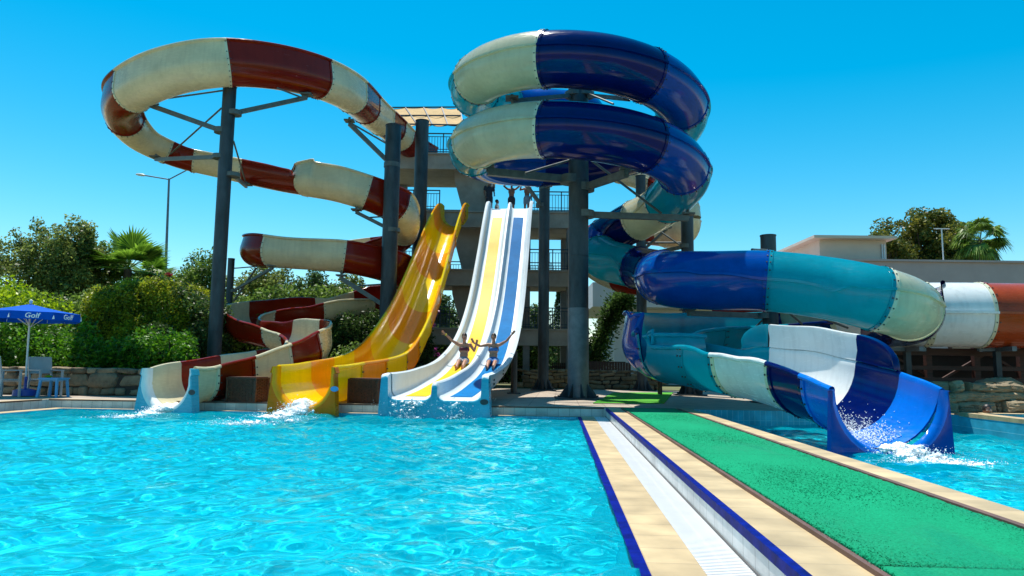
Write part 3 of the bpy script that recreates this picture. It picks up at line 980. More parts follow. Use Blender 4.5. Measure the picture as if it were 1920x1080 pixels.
# tall guard standing on the far rim of the last flume sections
def guard(name, p0, p1, m, r0=0., h=.56, taper=False):
    i0, i1 = bp_.index(p0), bp_.index(p1)
    mb = MB(); rows = []
    for i in range(i0, i1 + 1):
        r = bp_.ex[i][2]; hh = h * (1 if r0 == 0 else min(1, .55 + .45 * math.sqrt(max(0, 1 - (1 - (i - i0) / (14 * r0)) ** 2)) if (i - i0) < 14 * r0 else 1))
        if taper: f_ = (i - i0) / max(1, i1 - i0); hh = .10 + (h - .10) * math.sqrt(max(0, 1 - f_ ** 2.2))
        row = []
        prof = [(-r, .10), (-r - .02, hh * .5), (-r + .02, hh * .85), (-r + .01, hh), (-r - .07, hh + .01), (-r - .1, hh - .02), (-r - .06, hh * .85), (-r - .06, hh * .5), (-r - .05, .10)]
        for x, y in prof: row.append(bp_.P[i] + bp_.R[i] * x + bp_.U[i] * (y + .03))
        rows.append(row)
    n = 9
    mb.add([q for r_ in rows for q in r_], [(j * n + k, j * n + (k + 1) % n, (j + 1) * n + (k + 1) % n, (j + 1) * n + k) for j in range(len(rows) - 1) for k in range(n)] + [tuple(range(n)), tuple((len(rows) - 1) * n + k for k in range(n))])
    return mb.build(name, m, bs, smooth=40)
guard('guard_panel', k1 + 11.2, k1 + 11.95, M['teal'], .7)
guard('guard_panel', k1 + 11.97, k1 + 14.2, M['white'])
guard('guard_panel', k1 + 14.22, k1 + 15.3, M['navy'], 0, .56, True)

# ---- the red and cream tube behind
rt_rows = [(1100, 300, 35.5), (1185, 322, 33.5), (1255, 350, 31.5), (1280, 395, 30.3), (1276, 432, 30.5), (1230, 432, 32.5), (1160, 425, 34), (1115, 450, 34), (1110, 485, 33), (1150, 512, 31.5), (1230, 530, 29.5), (1330, 556, 27), (1430, 578, 24), (1540, 590, 21.5), (1640, 591, 20.0), (1760, 590, 19.4), (1900, 592, 19.2), (2080, 595, 19.2), (2300, 600, 19.5)]
rt = Path([q[:5] + (.72 if i < 11 else .8 if i == 11 else .88,) for i, q in enumerate(px(rt_rows, .85, .5, .5))], bank=0)
rts = thing('tube_slide', (8.5, 19.3, D), 'wide enclosed tube slide of white and red-brown sections running off the right edge', 'water slide')
flume_sections(rts, rt, [0, .8, 1.7, 3.0, 4.6, 5.6, 6.6, 7.6, 9.2, 10.2, 11.4, 12.5, 13.6, 14.8, 15.6, 18], (['brown', 'cream'] * 6)[:12] + ['white', 'white', 'rust'], 'tube')

# ---- the white two-lane racing slide
WP = [(33.4, 8.62), (32.8, 8.52), (32.0, 7.80), (31, 6.75), (30, 5.65), (28, 3.70), (26, 2.38), (24, 1.56), (22, 1.08), (20.5, .82), (19, .66), (17.5, .52), (16.4, .45), (15.7, .42)]
wc = []
for Y, z in WP:
    h = .34 if Y > 22 else .34 + (22 - Y) / 6 * .16
    wc.append((-0.22 - (32 - Y) * 0.086, Y, z + .0, h, h, 1.0 + (33 - Y) * .003))
wp = Path(wc, bank=0)


def lane_profile(i):
    h, w = wp.ex[i][0], wp.ex[i][2]
    top = [(-w - .1, h), (-w, h + .03), (-w + .05, h)]
    r_ = .16
    def corner(x, s):
        return [(x + s * r_ * (1 - math.cos(t)), r_ * (1 - math.sin(t))) for t in [k * math.pi / 10 for k in range(6)]]
    a_ = corner(-w + .06, 1)
    dv = .2 + .3 * h
    b_ = [(-.07 - r_ * (1 - math.cos(t)), r_ * (1 - math.sin(t))) for t in [k * math.pi / 10 for k in range(5, -1, -1)]]
    mid = [(-.06, dv - .03), (-.035, dv), (.035, dv), (.06, dv - .03)]
    c_ = [(-x, y) for x, y in reversed(b_)]
    d_ = [(-x, y) for x, y in reversed(a_)]
    topr = [(-x, y) for x, y in reversed(top)]
    under = [(w + .1, h - .05), (w + .02, h - .06), (w, .1), (w - .12, -.05), (-w + .12, -.05), (-w, .1), (-w - .02, h - .06), (-w - .1, h - .05)]
    return top + a_ + b_ + mid + c_ + d_ + topr + under


ws = thing('racing_slide', wp.P[-1] - np.array([0, 0, .4]), 'steep white two-lane racing slide with a yellow and a blue lane stripe', 'water slide')
wb = [0, 1.2, 3.1, 4.9, 6.4, 8.0, 9.4, 11, 13]
for s in range(len(wb) - 1):
    mb = MB()
    sweep(mb, wp, wp.index(wb[s]), wp.index(wb[s + 1]), lane_profile)
    o = mb.build('lane_section', M['lane'], ws, smooth=35)
    e = wp.index(wb[s + 1])
    if s in (5, 6):
        fb = MB()
        for sx in (-1, 1):
            for k in range(3):
                for q in (-1, 1):
                    x = sx * (wp.ex[e][2] + .015)
                    P = wp.P[e] + wp.R[e] * x + wp.U[e] * (.08 + .1 * k) + wp.T[e] * .05 * q
                    bolt(fb, P, wp.R[e] * sx, .022, 0)
        fb.build('bolt_row', M['bolt'], o)


def stripe(name, x0, x1, i0, i1, m):
    mb = MB(); vs = []; fs = []
    for i in range(i0, i1 + 1):
        w = wp.ex[i][2]
        for x in (x0 * w, x1 * w):
            for z in (.012, -.01):
                vs.append(wp.P[i] + wp.R[i] * x + wp.U[i] * z)
    for j in range(i1 - i0):
        a = j * 4
        fs += [(a, a + 2, a + 6, a + 4), (a, a + 4, a + 5, a + 1), (a + 2, a + 3, a + 7, a + 6)]
    fs += [(0, 1, 3, 2), (4 * (i1 - i0), 4 * (i1 - i0) + 2, 4 * (i1 - i0) + 3, 4 * (i1 - i0) + 1)]
    mb.add(vs, fs)
    mb.build(name, m, ws, smooth=40)


stripe('lane_stripe', .27, .73, wp.index(1.8), wp.index(12.5), M['stripe_yellow'])
stripe('lane_stripe', -.70, -.24, wp.index(1.8), wp.index(12.5), M['stripe_blue'])
# the exit apron: lanes run out into a blue front that drops into the water
mb = MB()
P = wp.P[-1]; T = np.array([wp.T[-1][0], wp.T[-1][1], 0]); T /= np.linalg.norm(T); Rr = np.cross(T, [0, 0, 1.0]); U = np.array([0, 0, 1.0])
pr = lane_profile(len(wp.P) - 1)
ntop = len(pr) - 8
top = pr[:ntop]
rows = []
n = ntop
cx_ = [0] * n
for d, dz in ((-.02, 0), (.16, -.004), (.24, -.03), (.28, -.08), (.30, -.16)):
    rows.append([P + Rr * (x * (1 + (.02 if abs(x) > .9 else 0))) + U * (y + dz * (1 if y > .1 else .55)) + T * d for x, y in top])
rows.append([P + Rr * (x * (1.08 if abs(x) > .9 else 1)) + U * (-.85) + T * .31 for x, y in top])
rows.append([P + Rr * (x * (1.08 if abs(x) > .9 else 1)) + U * (-.85) + T * -.02 for x, y in top])
vs = [p for r_ in rows for p in r_]
fs = []
m_ = len(rows)
for j in range(m_):
    j2 = (j + 1) % m_
    for i in range(n - 1):
        fs.append((j * n + i, j * n + i + 1, j2 * n + i + 1, j2 * n + i))
for i in (0, n - 1):
    fs.append(tuple(j * n + i for j in range(m_)))
mb.add(vs, fs)
mb.m = [0 if q // (n - 1) < 3 and q < m_ * (n - 1) else 1 for q in range(len(fs))]
mb.build('exit_panel', [M['lane'], M['aqua']], ws, smooth=50)
# maker's plates on the exit panels
for (root, path, dx, dz, th_, m) in ((slide, rp, -.78, -.25, .205, 'dark_plastic'), (ys_, yp, -.76, -.22, .205, 'table'), (ws, wp, -1.09, -.06, .315, 'dark_plastic')):
    P = path.P[-1]; T = np.array([path.T[-1][0], path.T[-1][1], 0]); T /= np.linalg.norm(T); Rr = np.cross(T, [0, 0, 1.0])
    mb = MB()
    c = Vector(P + Rr * dx + np.array([0, 0, dz]) + T * th_)
    poly = [c + Vector(Rr) * .09 * math.cos(t) + Vector((0, 0, 1)) * .06 * math.sin(t) for t in [k * math.pi / 10 for k in range(20)]]
    mb.prism(poly, Vector(T) * .012)
    mb.build('badge', M[m], root)


# ------------------------------------------------------------------ steel pillars and their arms
def pillar(ut, vt, Y, rad, label, arms=(), base=True, ub=None, sleeve=None, flat=False):
    top = at(ut, vt, Y)
    root = thing('support_pillar', (top.x, top.y, D), label, 'pillar', 'steel pillars carrying the slides')
    mb = MB()
    mb.tube([(top.x, top.y, D), (top.x, top.y, top.z)], rad, 28)
    zz = D + 1.9
    while zz < top.z - .5:
        mb.tube([(top.x, top.y, zz - .02), (top.x, top.y, zz - .006), (top.x, top.y, zz + .006), (top.x, top.y, zz + .02)], [rad * 1.001, rad * 1.025, rad * 1.025, rad * 1.001], 28, cap=False)
        zz += 2.3
    mb.build('post', M['steel'], root, smooth=40)
    cb = MB()
    cb.tube([(top.x, top.y, top.z), (top.x, top.y, top.z + .03)], rad * 1.06, 28)
    cb.build('cap', M['steel'], root, smooth=40)
    if sleeve:
        z1 = at(ut, sleeve, Y).z
        sb = MB()
        sb.tube([(top.x, top.y, D + .05), (top.x, top.y, z1)], rad * 1.04, 28)
        sb.build('sleeve', M['steel_light'], root, smooth=40)
    if base:
        bb_ = MB()
        bb_.box((top.x, top.y, D + .02), (rad * 4.4, rad * 4.4, .05))
        for k in range(8):
            t = k * math.pi / 4 + .2
            d = Vector((math.cos(t), math.sin(t), 0))
            c = Vector((top.x, top.y, D + .045))
            bb_.prism([c + d * rad * .98, c + d * rad * 1.95, c + d * rad * 1.9 + Vector((0, 0, .04)), c + d * rad * .98 + Vector((0, 0, .42))], d.cross(Vector((0, 0, 1))) * .025)
            bb_.tube([c + d * rad * 2.0 + Vector((0, 0, -.01)), c + d * rad * 2.0 + Vector((0, 0, .06))], .025, 6)
        bb_.build('base_plate', M['steel'], root)
    for (u0, v0, u1, v1, Y1, w) in arms:
        a = at(u0, v0, Y); b = at(u1, v1, Y1)
        d = b - a
        ab = MB()
        if w >= .1:
            ab.beam(a, b, w * .75, w)
            # clamp plate at the pillar and saddle under the flume
            ab.tube([(a.x, a.y, a.z - w * .55), (a.x, a.y, a.z + w * .55)], rad * 1.05, 24)
            ab.box(b + Vector((0, 0, w * .7)), (.36, .36, .05))
            ab.tube([b, b + Vector((0, 0, w * 1.6))], .05, 8)
            ab.build('bracket_arm', M['arm'], root)
        else:
            ab.tube([a, b], w / 2, 8)
            ab.build('brace', M['arm'], root, smooth=50)
    return root


pillar(431, 163, 22.2, .21, 'tall steel pillar under the big upper loop of the red-brown flume', [
    (415, 245, 283, 198, 22.6, .15), (430, 168, 296, 187, 22.4, .06), (415, 203, 318, 290, 27.0, .06), (412, 294, 292, 299, 26.5, .13),
    (440, 212, 575, 183, 23.4, .14), (520, 165, 566, 183, 23.3, .06), (438, 265, 460, 340, 27.2, .06), (437, 328, 462, 350, 27.3, .12)])
pillar(738, 237, 26.8, .30, 'thick dark pillar where the red-brown loops meet, left of the yellow slide', [
    (735, 432, 668, 398, 27.2, .14), (735, 405, 690, 408, 27.2, .06), (735, 310, 655, 232, 26.4, .16), (735, 275, 660, 232, 26.4, .07),
    (735, 582, 640, 522, 26.6, .16), (735, 532, 672, 536, 26.7, .07)])
pillar(792, 228, 31.5, .30, 'pillar standing between the thick dark pillar and the top of the yellow slide')
pillar(434, 486, 28.2, .13, 'short thin pillar behind the tall left one, carrying the middle flume loop', [
    (438, 565, 480, 503, 27.6, .08), (438, 545, 512, 502, 26.8, .1), (438, 503, 505, 498, 26.8, .05)])
pillar(1085, 168, CY, .30, 'thickest pillar at the centre of the navy spiral tube', [
    (1070, 337, 915, 322, CY - .4, .22), (1095, 352, 1175, 325, CY - 2.2, .2), (1095, 402, 1290, 409, CY + .6, .18), (1070, 300, 985, 325, CY - 1.2, .07),
    (1095, 290, 1240, 400, CY + 1.0, .08), (1078, 178, 960, 190, CY - 1.8, .12), (1095, 178, 1180, 186, CY - 2.0, .12), (1095, 172, 1150, 195, CY - 1.5, .06)], sleeve=578)
pillar(1021, 338, 28.5, .22, 'pillar between the white racing slide and the thickest pillar', [(1021, 352, 1048, 335, 27.2, .14), (1015, 385, 985, 345, 27.0, .14)])
pillar(1201, 331, 29.5, .21, 'slim pillar behind the lower bend of the blue tube', [(1205, 470, 1250, 430, 28, .1), (1205, 455, 1300, 455, 29, .09)])
pillar(1288, 402, 25.0, .22, 'short topped pillar above the long dark blue lower tube', [(1285, 462, 1210, 478, 25.8, .13), (1283, 465, 1235, 432, 25.6, .06)])
pillar(1440, 443, 19.6, .21, 'pillar rising behind the lowest blue and teal tube loop', [
    (1430, 592, 1290, 587, 18.6, .14), (1430, 600, 1390, 640, 20.4, .05), (1450, 560, 1520, 622, 20.6, .07), (1450, 470, 1410, 468, 18.0, .07), (1452, 560, 1590, 615, 19.6, .07)])
# posts under the two straight slides
for (u, Y, prof, lab, dx) in ((975, 24.5, wp, 'slim post under the right edge of the white racing slide', -.98), (905, 24.5, wp, 'slim post under the left edge of the white racing slide', .9), (700, 21.6, yp, 'short post under the lower bend of the yellow half pipe', 0)):
    i = int(np.argmin(np.abs(prof.P[:, 1] - Y)))
    p = prof.P[i] + prof.R[i] * dx
    zt = p[2] - (prof.ex[i][2] + .12 if prof is yp else .06)
    root = thing('support_post', (p[0], p[1], D), lab, 'post', 'slim posts under the straight slides')
    mb = MB(); mb.tube([(p[0], p[1], D), (p[0], p[1], zt)], .11, 20)
    mb.build('post', M['steel'], root, smooth=40)
    mb = MB(); mb.box((p[0], p[1], D + .02), (.45, .45, .04)); mb.build('base_plate', M['steel'], root)

# ------------------------------------------------------------------ the stair tower
TY0, TY1 = 34.0, 38.5
XT0, XT1 = -6.3, 3.1
ZS = [2.9, 5.75, 8.62]
ZT = 11.5
tw = thing('slide_tower', (-1.8, 36, D), 'concrete stair tower with railed platforms behind the slides', 'tower')


def slab(x0, x1, z, th_):
    mb = MB()
    mb.box(((x0 + x1) / 2, (TY0 + TY1) / 2, z - th_ / 2), (x1 - x0, TY1 - TY0, th_))
    mb.box(((x0 + x1) / 2, TY0 + .16, z - th_ - .11), (x1 - x0 - .02, .32, .24))
    mb.box(((x0 + x1) / 2, TY0 - .005, z + .03), (x1 - x0 + .06, .16, .08))
    mb.build('floor_slab', M['concrete'], tw)


for z in ZS: slab(XT0, XT1, z, .5)
slab(XT0, -1.0, ZT, .5)
for x in (XT0 + .25, XT1 - .25):
    for y in (TY0 + .3, TY1 - .3):
        mb = MB(); mb.box((x, y, (D + (ZT if x < 0 else ZS[-1])) / 2 - .26), (.42, .42, (ZT if x < 0 else ZS[-1]) - D - .5)); mb.build('column', M['concrete_dark'], tw)
for x in (.72,):
    mb = MB(); mb.box((x, TY0 + .3, (D + ZS[-1]) / 2 - .25), (.32, .36, ZS[-1] - D - .52)); mb.build('column', M['concrete_dark'], tw)
# the stair core: a pier with sloping flights on both sides
zb = D
for k, z in enumerate(ZS + [ZT]):
    mb = MB()
    zt = z - .5
    hh = zt - zb
    mb.prism([(-2.45, TY0 + .9, zb), (-1.1, TY0 + .9, zb), (-1.1, TY0 + .9, zt), (-3.0, TY0 + .9, zt), (-2.95, TY0 + .9, zt - hh * .25)], (0, 2.4, 0))
    mb.build('stair_core', M['concrete'], tw)
    st = MB()
    for i in range(12):
        st.box((-2.6 + i * .13 * (1 if k % 2 else -1) + (0 if k % 2 else 1.5), TY0 + 3.9, zb + hh * (i + .5) / 12 + .15), (.32, 1.0, .16))
    st.build('stair_flight', M['concrete_dark'], tw)
    zb = z


def railing(x0, x1, z, y):
    mb = MB()
    for zz, w in ((1.08, .05), (.92, .03), (.16, .035), (.28, .03)):
        mb.beam((x0, y, z + zz), (x1, y, z + zz), w)
    n = max(2, int((x1 - x0) / .14))
    for i in range(n + 1):
        x = x0 + (x1 - x0) * i / n
        big = i % 10 == 0 or i == n
        mb.beam((x, y, z + .05), (x, y, z + (1.1 if big else .92)), .05 if big else .022)
    mb.build('railing', M['rail'], tw)


for z in ZS[:2] + [ZS[2]]:
    if z < 8:
        railing(XT0, -3.0, z, TY0 + .05); railing(-.9, XT1, z, TY0 + .05)
    else:
        railing(XT0, -3.6, z, TY0 + .05); railing(.9, XT1, z, TY0 + .05)
    railing(XT0, XT1, z, TY1 - .1)
railing(XT0 + 1.4, -1.2, ZT, TY0 + .05); railing(XT0, -1.2, ZT, TY1 - .1)
# reed canopy over the top platform
cn = MB()
c0 = [(-6.35, TY0 - .4, 13.55), (-1.6, TY0 - .4, 13.6), (-1.6, TY1, 13.62), (-6.35, TY1, 13.6)]
lo = [at(753, 234, 33.6), at(868, 236, 33.6)]; hi = [at(726, 203, 36.5), at(862, 202, 36.5)]
vs = []; nxx, nyy = 24, 8
for j in range(nyy + 1):
    for i in range(nxx + 1):
        s, t = i / nxx, j / nyy
        p = (lo[0] * (1 - s) + lo[1] * s) * (1 - t) + (hi[0] * (1 - s) + hi[1] * s) * t
        p = p + Vector((0, 0, -.07 * abs(math.sin(s * math.pi * 4)) * (1 + .6 * math.sin(t * 9 + s * 5))))
        vs.append(p)
cn.add(vs, [(j * (nxx + 1) + i, j * (nxx + 1) + i + 1, (j + 1) * (nxx + 1) + i + 1, (j + 1) * (nxx + 1) + i) for j in range(nyy) for i in range(nxx)])
cn.v += [tuple(Vector(v) + Vector((0, 0, .02))) for v in vs]
k = len(vs); cn.f += [tuple(i + k for i in reversed(q)) for q in cn.f[:]]; cn.m += [0] * (len(cn.f) - len(cn.m))
cn.build('canopy_cloth', M['canvas'], tw, smooth=60)
cf = MB()
for i in range(5):
    s = i / 4
    cf.beam(lo[0] * (1 - s) + lo[1] * s + Vector((0, 0, .03)), hi[0] * (1 - s) + hi[1] * s + Vector((0, 0, .03)), .06)
for a, b in ((lo[0], lo[1]), (hi[0], hi[1]), ((lo[0] + hi[0]) / 2, (lo[1] + hi[1]) / 2)):
    cf.beam(a + Vector((0, 0, .04)), b + Vector((0, 0, .04)), .06)
for p in (lo[0], lo[1], hi[0], hi[1]):
    cf.beam((p.x, p.y, ZT), p + Vector((0, 0, .02)), .07)
cf.build('canopy_frame', M['rail'], tw)


# ------------------------------------------------------------------ foliage
def leaf_obj(name, C, size, mat, parent=None, up=0.3, aspect=2.0, seed=1):
    g = np.random.default_rng(seed)
    N = len(C)
    d = g.normal(size=(N, 3)); d[:, 2] = d[:, 2] * .7 + up; d /= np.linalg.norm(d, axis=1, keepdims=True)
    q = g.normal(size=(N, 3)); s_ = np.cross(d, q); s_ /= np.linalg.norm(s_, axis=1, keepdims=True)
    L = size * g.uniform(.6, 1.35, (N, 1))
    W = L / aspect
    nn = np.cross(d, s_)
    V = np.stack([C - d * L * .5, C + s_ * W * .5 + nn * L * .06, C + d * L * .5, C - s_ * W * .5 + nn * L * .06], 1).reshape(-1, 3)
    me = bpy.data.meshes.new(name)
    me.vertices.add(N * 4); me.vertices.foreach_set('co', V.ravel())
    me.loops.add(N * 4); me.loops.foreach_set('vertex_index', np.arange(N * 4))
    me.polygons.add(N); me.polygons.foreach_set('loop_start', np.arange(N) * 4)
    me.materials.append(mat); me.update()
    return link(name, me, parent)


def clumps(centre, rad, n_cl, n_leaf, csize, seed, flat=1.0, hollow=.55):
    """leaf positions: clumps scattered through an ellipsoid, denser near its surface"""
    g = np.random.default_rng(seed)
    d = g.normal(size=(n_cl, 3)); d /= np.linalg.norm(d, axis=1, keepdims=True)
    rr = (hollow + (1 - hollow) * g.random((n_cl, 1)) ** .6)
    cc = np.array(centre) + d * rr * np.array(rad)
    sz = csize * g.uniform(.5, 1.4, n_cl)
    per = g.multinomial(n_leaf, sz ** 2 / (sz ** 2).sum())
    out = []
    for c, s, k in zip(cc, sz, per):
        q = g.normal(size=(k, 3)); q /= np.linalg.norm(q, axis=1, keepdims=True)
        q *= s * g.random((k, 1)) ** .45
        q[:, 2] *= flat
        out.append(c + q)
    return np.concatenate(out), cc


def tree(name, base, height, rad, mat, label, cat='tree', group=None, n_cl=46, n=9000, leaf=.16, seed=1, crown_z=.62, csize=.55, flat=.8, trunk=.14, hollow=.5, up=.3):
    base = Vector(base)
    root = thing(name, base, label, cat, group)
    cz = base.z + height - rad[2]
    C, cc = clumps((base.x, base.y, cz), rad, n_cl, n, csize, seed, flat, hollow)
    tb = MB()
    fork = Vector((base.x, base.y, max(base.z + .3, cz - rad[2] * .75)))
    tb.tube([base - Vector((0, 0, .1)), base.lerp(fork, .5) + Vector((.05, .02, 0)), fork, Vector((base.x, base.y, cz + rad[2] * .3))], [trunk, trunk * .85, trunk * .7, trunk * .2], 9)
    rs = random.Random(seed)
    for c in cc[:: max(1, len(cc) // 16)]:
        c = Vector(c)
        m_ = fork.lerp(c, .5) + Vector((rs.uniform(-.2, .2), rs.uniform(-.2, .2), rs.uniform(0, .25)))
        tb.tube([fork.lerp(Vector((base.x, base.y, cz)), rs.random() * .8), m_, c], [trunk * .45, trunk * .28, trunk * .08], 6)
    tb.build('trunk', M['bark'], root, smooth=60)
    leaf_obj('crown', C, leaf, mat, root, seed=seed, up=up)
    return root


def hedge(name, poly, z0, z1, mat, label, cat='hedge', n=20000, leaf=.12, seed=1, rough=.25, group=None, core=True):
    """clipped hedge over a box: poly = x0, x1, y0, y1"""
    x0, x1, y0, y1 = poly
    root = thing(name, ((x0 + x1) / 2, (y0 + y1) / 2, D), label, cat, group)
    g = np.random.default_rng(seed)
    w, d, h = x1 - x0, y1 - y0, z1 - z0
    # front, top and ends of a rounded box
    A = np.array([w * h, w * d, d * h, d * h]); A = A / A.sum()
    k = g.choice(4, n, p=A)
    s, t = g.random(n), g.random(n)
    X = np.where(k == 2, x0, np.where(k == 3, x1, x0 + s * w))
    Yq = np.where(k == 0, y0, y0 + np.where(k == 1, t, s) * d)
    Z = np.where(k == 1, z1, z0 + t * h)
    # round the shoulders
    cx, cy, cz = (x0 + x1) / 2, (y0 + y1) / 2, (z0 + z1) / 2
    nx_, ny_, nz_ = (X - cx) / (w / 2), (Yq - cy) / (d / 2), (Z - z0) / h
    p = 5
    nrm = (np.abs(nx_) ** p + np.abs(ny_) ** p + np.clip(nz_, 0, 2) ** p) ** (1 / p)
    X = cx + (X - cx) / nrm; Yq = cy + (Yq - cy) / nrm; Z = z0 + (Z - z0) / np.where(nz_ > .5, nrm, 1)
    lump = (np.sin(X * 2.3 + seed) * np.sin(Z * 3.1 + Yq * 2 + seed) + .6 * np.sin(X * 5.3 + Z * 4.1)) * rough * .55
    j = g.normal(0, rough * .35, (n, 3))
    C = np.stack([X + j[:, 0], Yq - lump + j[:, 1], Z + lump * .6 + j[:, 2]], 1)
    C[:, 2] = np.maximum(C[:, 2], D + .02)
    leaf_obj('foliage', C, leaf, mat, root, seed=seed, up=.5)
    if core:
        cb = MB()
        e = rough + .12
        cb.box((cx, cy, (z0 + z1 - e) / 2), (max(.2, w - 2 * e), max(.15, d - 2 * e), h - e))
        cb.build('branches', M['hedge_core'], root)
    return root


def shrub(base, r, h, mat, label, n=3500, leaf=.13, seed=1, cat='shrub', group=None, name='shrub', n_cl=22):
    base = Vector(base)
    root = thing(name, base, label, cat, group)
    C, cc = clumps((base.x, base.y, base.z + h * .5), (r, r * .8, h * .5), n_cl, n, r * .42, seed, .8, .4)
    C[:, 2] = np.maximum(C[:, 2], base.z + .02)
    tb = MB()
    for c in cc[:8]:
        tb.tube([base - Vector((0, 0, .05)), base.lerp(Vector(c), .5) + Vector((0, 0, .1)), Vector(c)], [.035, .025, .008], 6)
    tb.build('stem', M['bark'], root)
    leaf_obj('foliage', C, leaf, mat, root, seed=seed, up=.5)
    return root


def G(u, v, Y):
    p = at(u, v, Y); return Vector((p.x, p.y, D - .03))


def ztop(v, Y, u=200):
    return at(u, v, Y).z


# left garden, nearest first
q0, q1 = at(95, 600, 22.5), at(345, 600, 22.5)
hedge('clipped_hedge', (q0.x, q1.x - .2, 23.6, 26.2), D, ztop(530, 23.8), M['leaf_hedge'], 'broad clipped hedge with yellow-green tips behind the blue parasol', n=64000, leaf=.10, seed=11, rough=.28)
for i, (u, r, v, lab, mat) in enumerate([(15, 1.15, 585, 'bright green shrub behind the chairs at the left edge', 'leaf_shrub'), (110, 1.2, 600, 'bright green shrub right of the parasol pole', 'leaf_shrub'), (185, 1.05, 632, 'low green shrub above the middle of the stone wall', 'leaf_shrub'), (262, 1.1, 628, 'green shrub above the right end of the stone wall', 'leaf_shrub'), (322, .9, 625, 'green shrub between the stone wall and the white flume exit', 'leaf_shrub')]):
    Y = 21.0 + .2 * (i % 2)
    b = G(u, 700, Y)
    shrub(b, r, ztop(v, Y, u) - b.z, M[mat], lab, n=6500, leaf=.12, seed=30 + i, group='shrubs along the stone wall', n_cl=34)
b = G(15, 600, 23.2); shrub(b, 1.5, ztop(515, 23.2, 20) - b.z, M['leaf_lime'], 'lime green leafy bush above the parasol at the left edge', n=8000, leaf=.15, seed=41, n_cl=40)
b = G(375, 600, 24.2); shrub(b, 1.0, ztop(520, 24.2, 370) - b.z, M['leaf_dark'], 'dark tall bush just left of the tall left pillar', n=9000, leaf=.12, seed=42, n_cl=44)
b = G(300, 700, 22.8); shrub(b, .8, ztop(610, 22.8, 300) - b.z, M['leaf_dark'], 'shady bush in front of the right end of the clipped hedge', n=6000, leaf=.12, seed=43)
trees = [
    (20, 430, 31, (2.2, 1.8, 2.4), 'leaf_olive', 'grey-green olive tree at the left edge'),
    (95, 408, 31.5, (1.9, 1.8, 2.5), 'leaf_olive', 'tallest olive tree of the left grove'),
    (140, 425, 31, (1.0, 1.2, 2.0), 'leaf_olive', 'narrow olive tree right of the tallest one'),
    (180, 450, 33, (1.2, 1.4, 1.8), 'leaf_mid', 'small tree between the olives and the fan palm'),
    (300, 505, 33, (1.6, 1.4, 1.5), 'leaf_mid', 'low tree below the street lamp pole'),
    (375, 478, 33, (1.2, 1.2, 1.8), 'leaf_mid', 'young tree left of the tall left pillar'),
    (470, 500, 34, (1.6, 1.5, 2.0), 'leaf_olive', 'pale tree behind the middle flume loop at its left end'),
    (530, 495, 34.5, (1.6, 1.5, 2.0), 'leaf_olive', 'pale tree under the cream middle flume section'),
    (595, 503, 34, (1.3, 1.4, 2.1), 'leaf_dark', 'dark tree under the red-brown middle flume section'),
    (660, 520, 35, (1.6, 1.4, 1.8), 'leaf_olive', 'tree just left of the thick dark pillar'),
]
for i, (u, v, Y, rad, mt, lab) in enumerate(trees):
    b = G(u, 600, Y)
    H = ztop(v, Y, u) - b.z
    rad = (rad[0], rad[1], min(rad[2], H * .48))
    tree('tree', b, H, rad, M[mt], lab, n=12000, leaf=.15, seed=60 + i, n_cl=95, csize=.36, hollow=.35, flat=1.25, group='trees of the garden on the left')
# filler thicket below the crowns: separate rough hedges
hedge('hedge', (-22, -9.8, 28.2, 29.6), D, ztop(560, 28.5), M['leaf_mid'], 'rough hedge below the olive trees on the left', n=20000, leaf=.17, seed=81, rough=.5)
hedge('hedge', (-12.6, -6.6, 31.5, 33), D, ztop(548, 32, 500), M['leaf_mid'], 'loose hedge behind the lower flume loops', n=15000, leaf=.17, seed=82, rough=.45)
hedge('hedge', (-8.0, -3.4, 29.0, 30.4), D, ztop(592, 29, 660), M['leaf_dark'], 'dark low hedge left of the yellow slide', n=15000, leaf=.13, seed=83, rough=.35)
b = G(668, 650, 27.6); shrub(b, 1.2, 1.9, M['leaf_mid'], 'sunlit bush in front of the dark low hedge', n=5000, leaf=.13, seed=84)
# behind the tower
for i, (u, v, Y, rad, mt, lab) in enumerate([(1005, 575, 46, (1.2, 1.2, 2.0), 'leaf_dark', 'dark bushy tree seen through the right bay of the tower'), (830, 560, 45, (1.6, 1.2, 2.2), 'leaf_dark', 'dark tree seen between the yellow and white slides'), (775, 560, 46, (1.6, 1.2, 2.2), 'leaf_mid', 'tree seen behind the left bay of the tower')]):
    b = G(u, 600, Y); H = ztop(v, Y, u) - b.z
    tree('tree', b, H, rad, M[mt], lab, n=7000, leaf=.2, seed=90 + i, group='trees behind the tower')
hedge('hedge', (-7, 2.2, 42, 43.5), D, ztop(618, 42, 900), M['leaf_dark'], 'dark hedge behind the tower', n=12000, leaf=.2, seed=95, rough=.4)
hedge('hedge', (-16, 40, 88, 92), D, ztop(648, 88, 1000), M['leaf_dark'], 'far dark tree line on the horizon', n=14000, leaf=.55, seed=96, rough=.9)
# conifer
b = G(1047, 600, 48); zt = ztop(536, 48, 1047)
root = thing('conifer', b, 'small dark conifer seen through the right bay of the tower', 'tree')
g = np.random.default_rng(5); t = g.random(6000) ** .8; H = zt - b.z
ph = g.uniform(0, 6.28, 6000); lay = (t * 9) % 1
rr = (1 - t) * 1.35 * (.55 + .45 * (1 - lay)) * g.random(6000) ** .4 + .04
C = np.stack([b.x + rr * np.cos(ph), b.y + rr * np.sin(ph), b.z + .3 + t * (H - .3) - rr * .25], 1)
leaf_obj('crown', C, .16, M['leaf_dark'], root, seed=6, up=-.1, aspect=3)
mb = MB(); mb.tube([b, b + Vector((0, 0, H * .95))], [.09, .01], 8); mb.build('trunk', M['bark'], root)


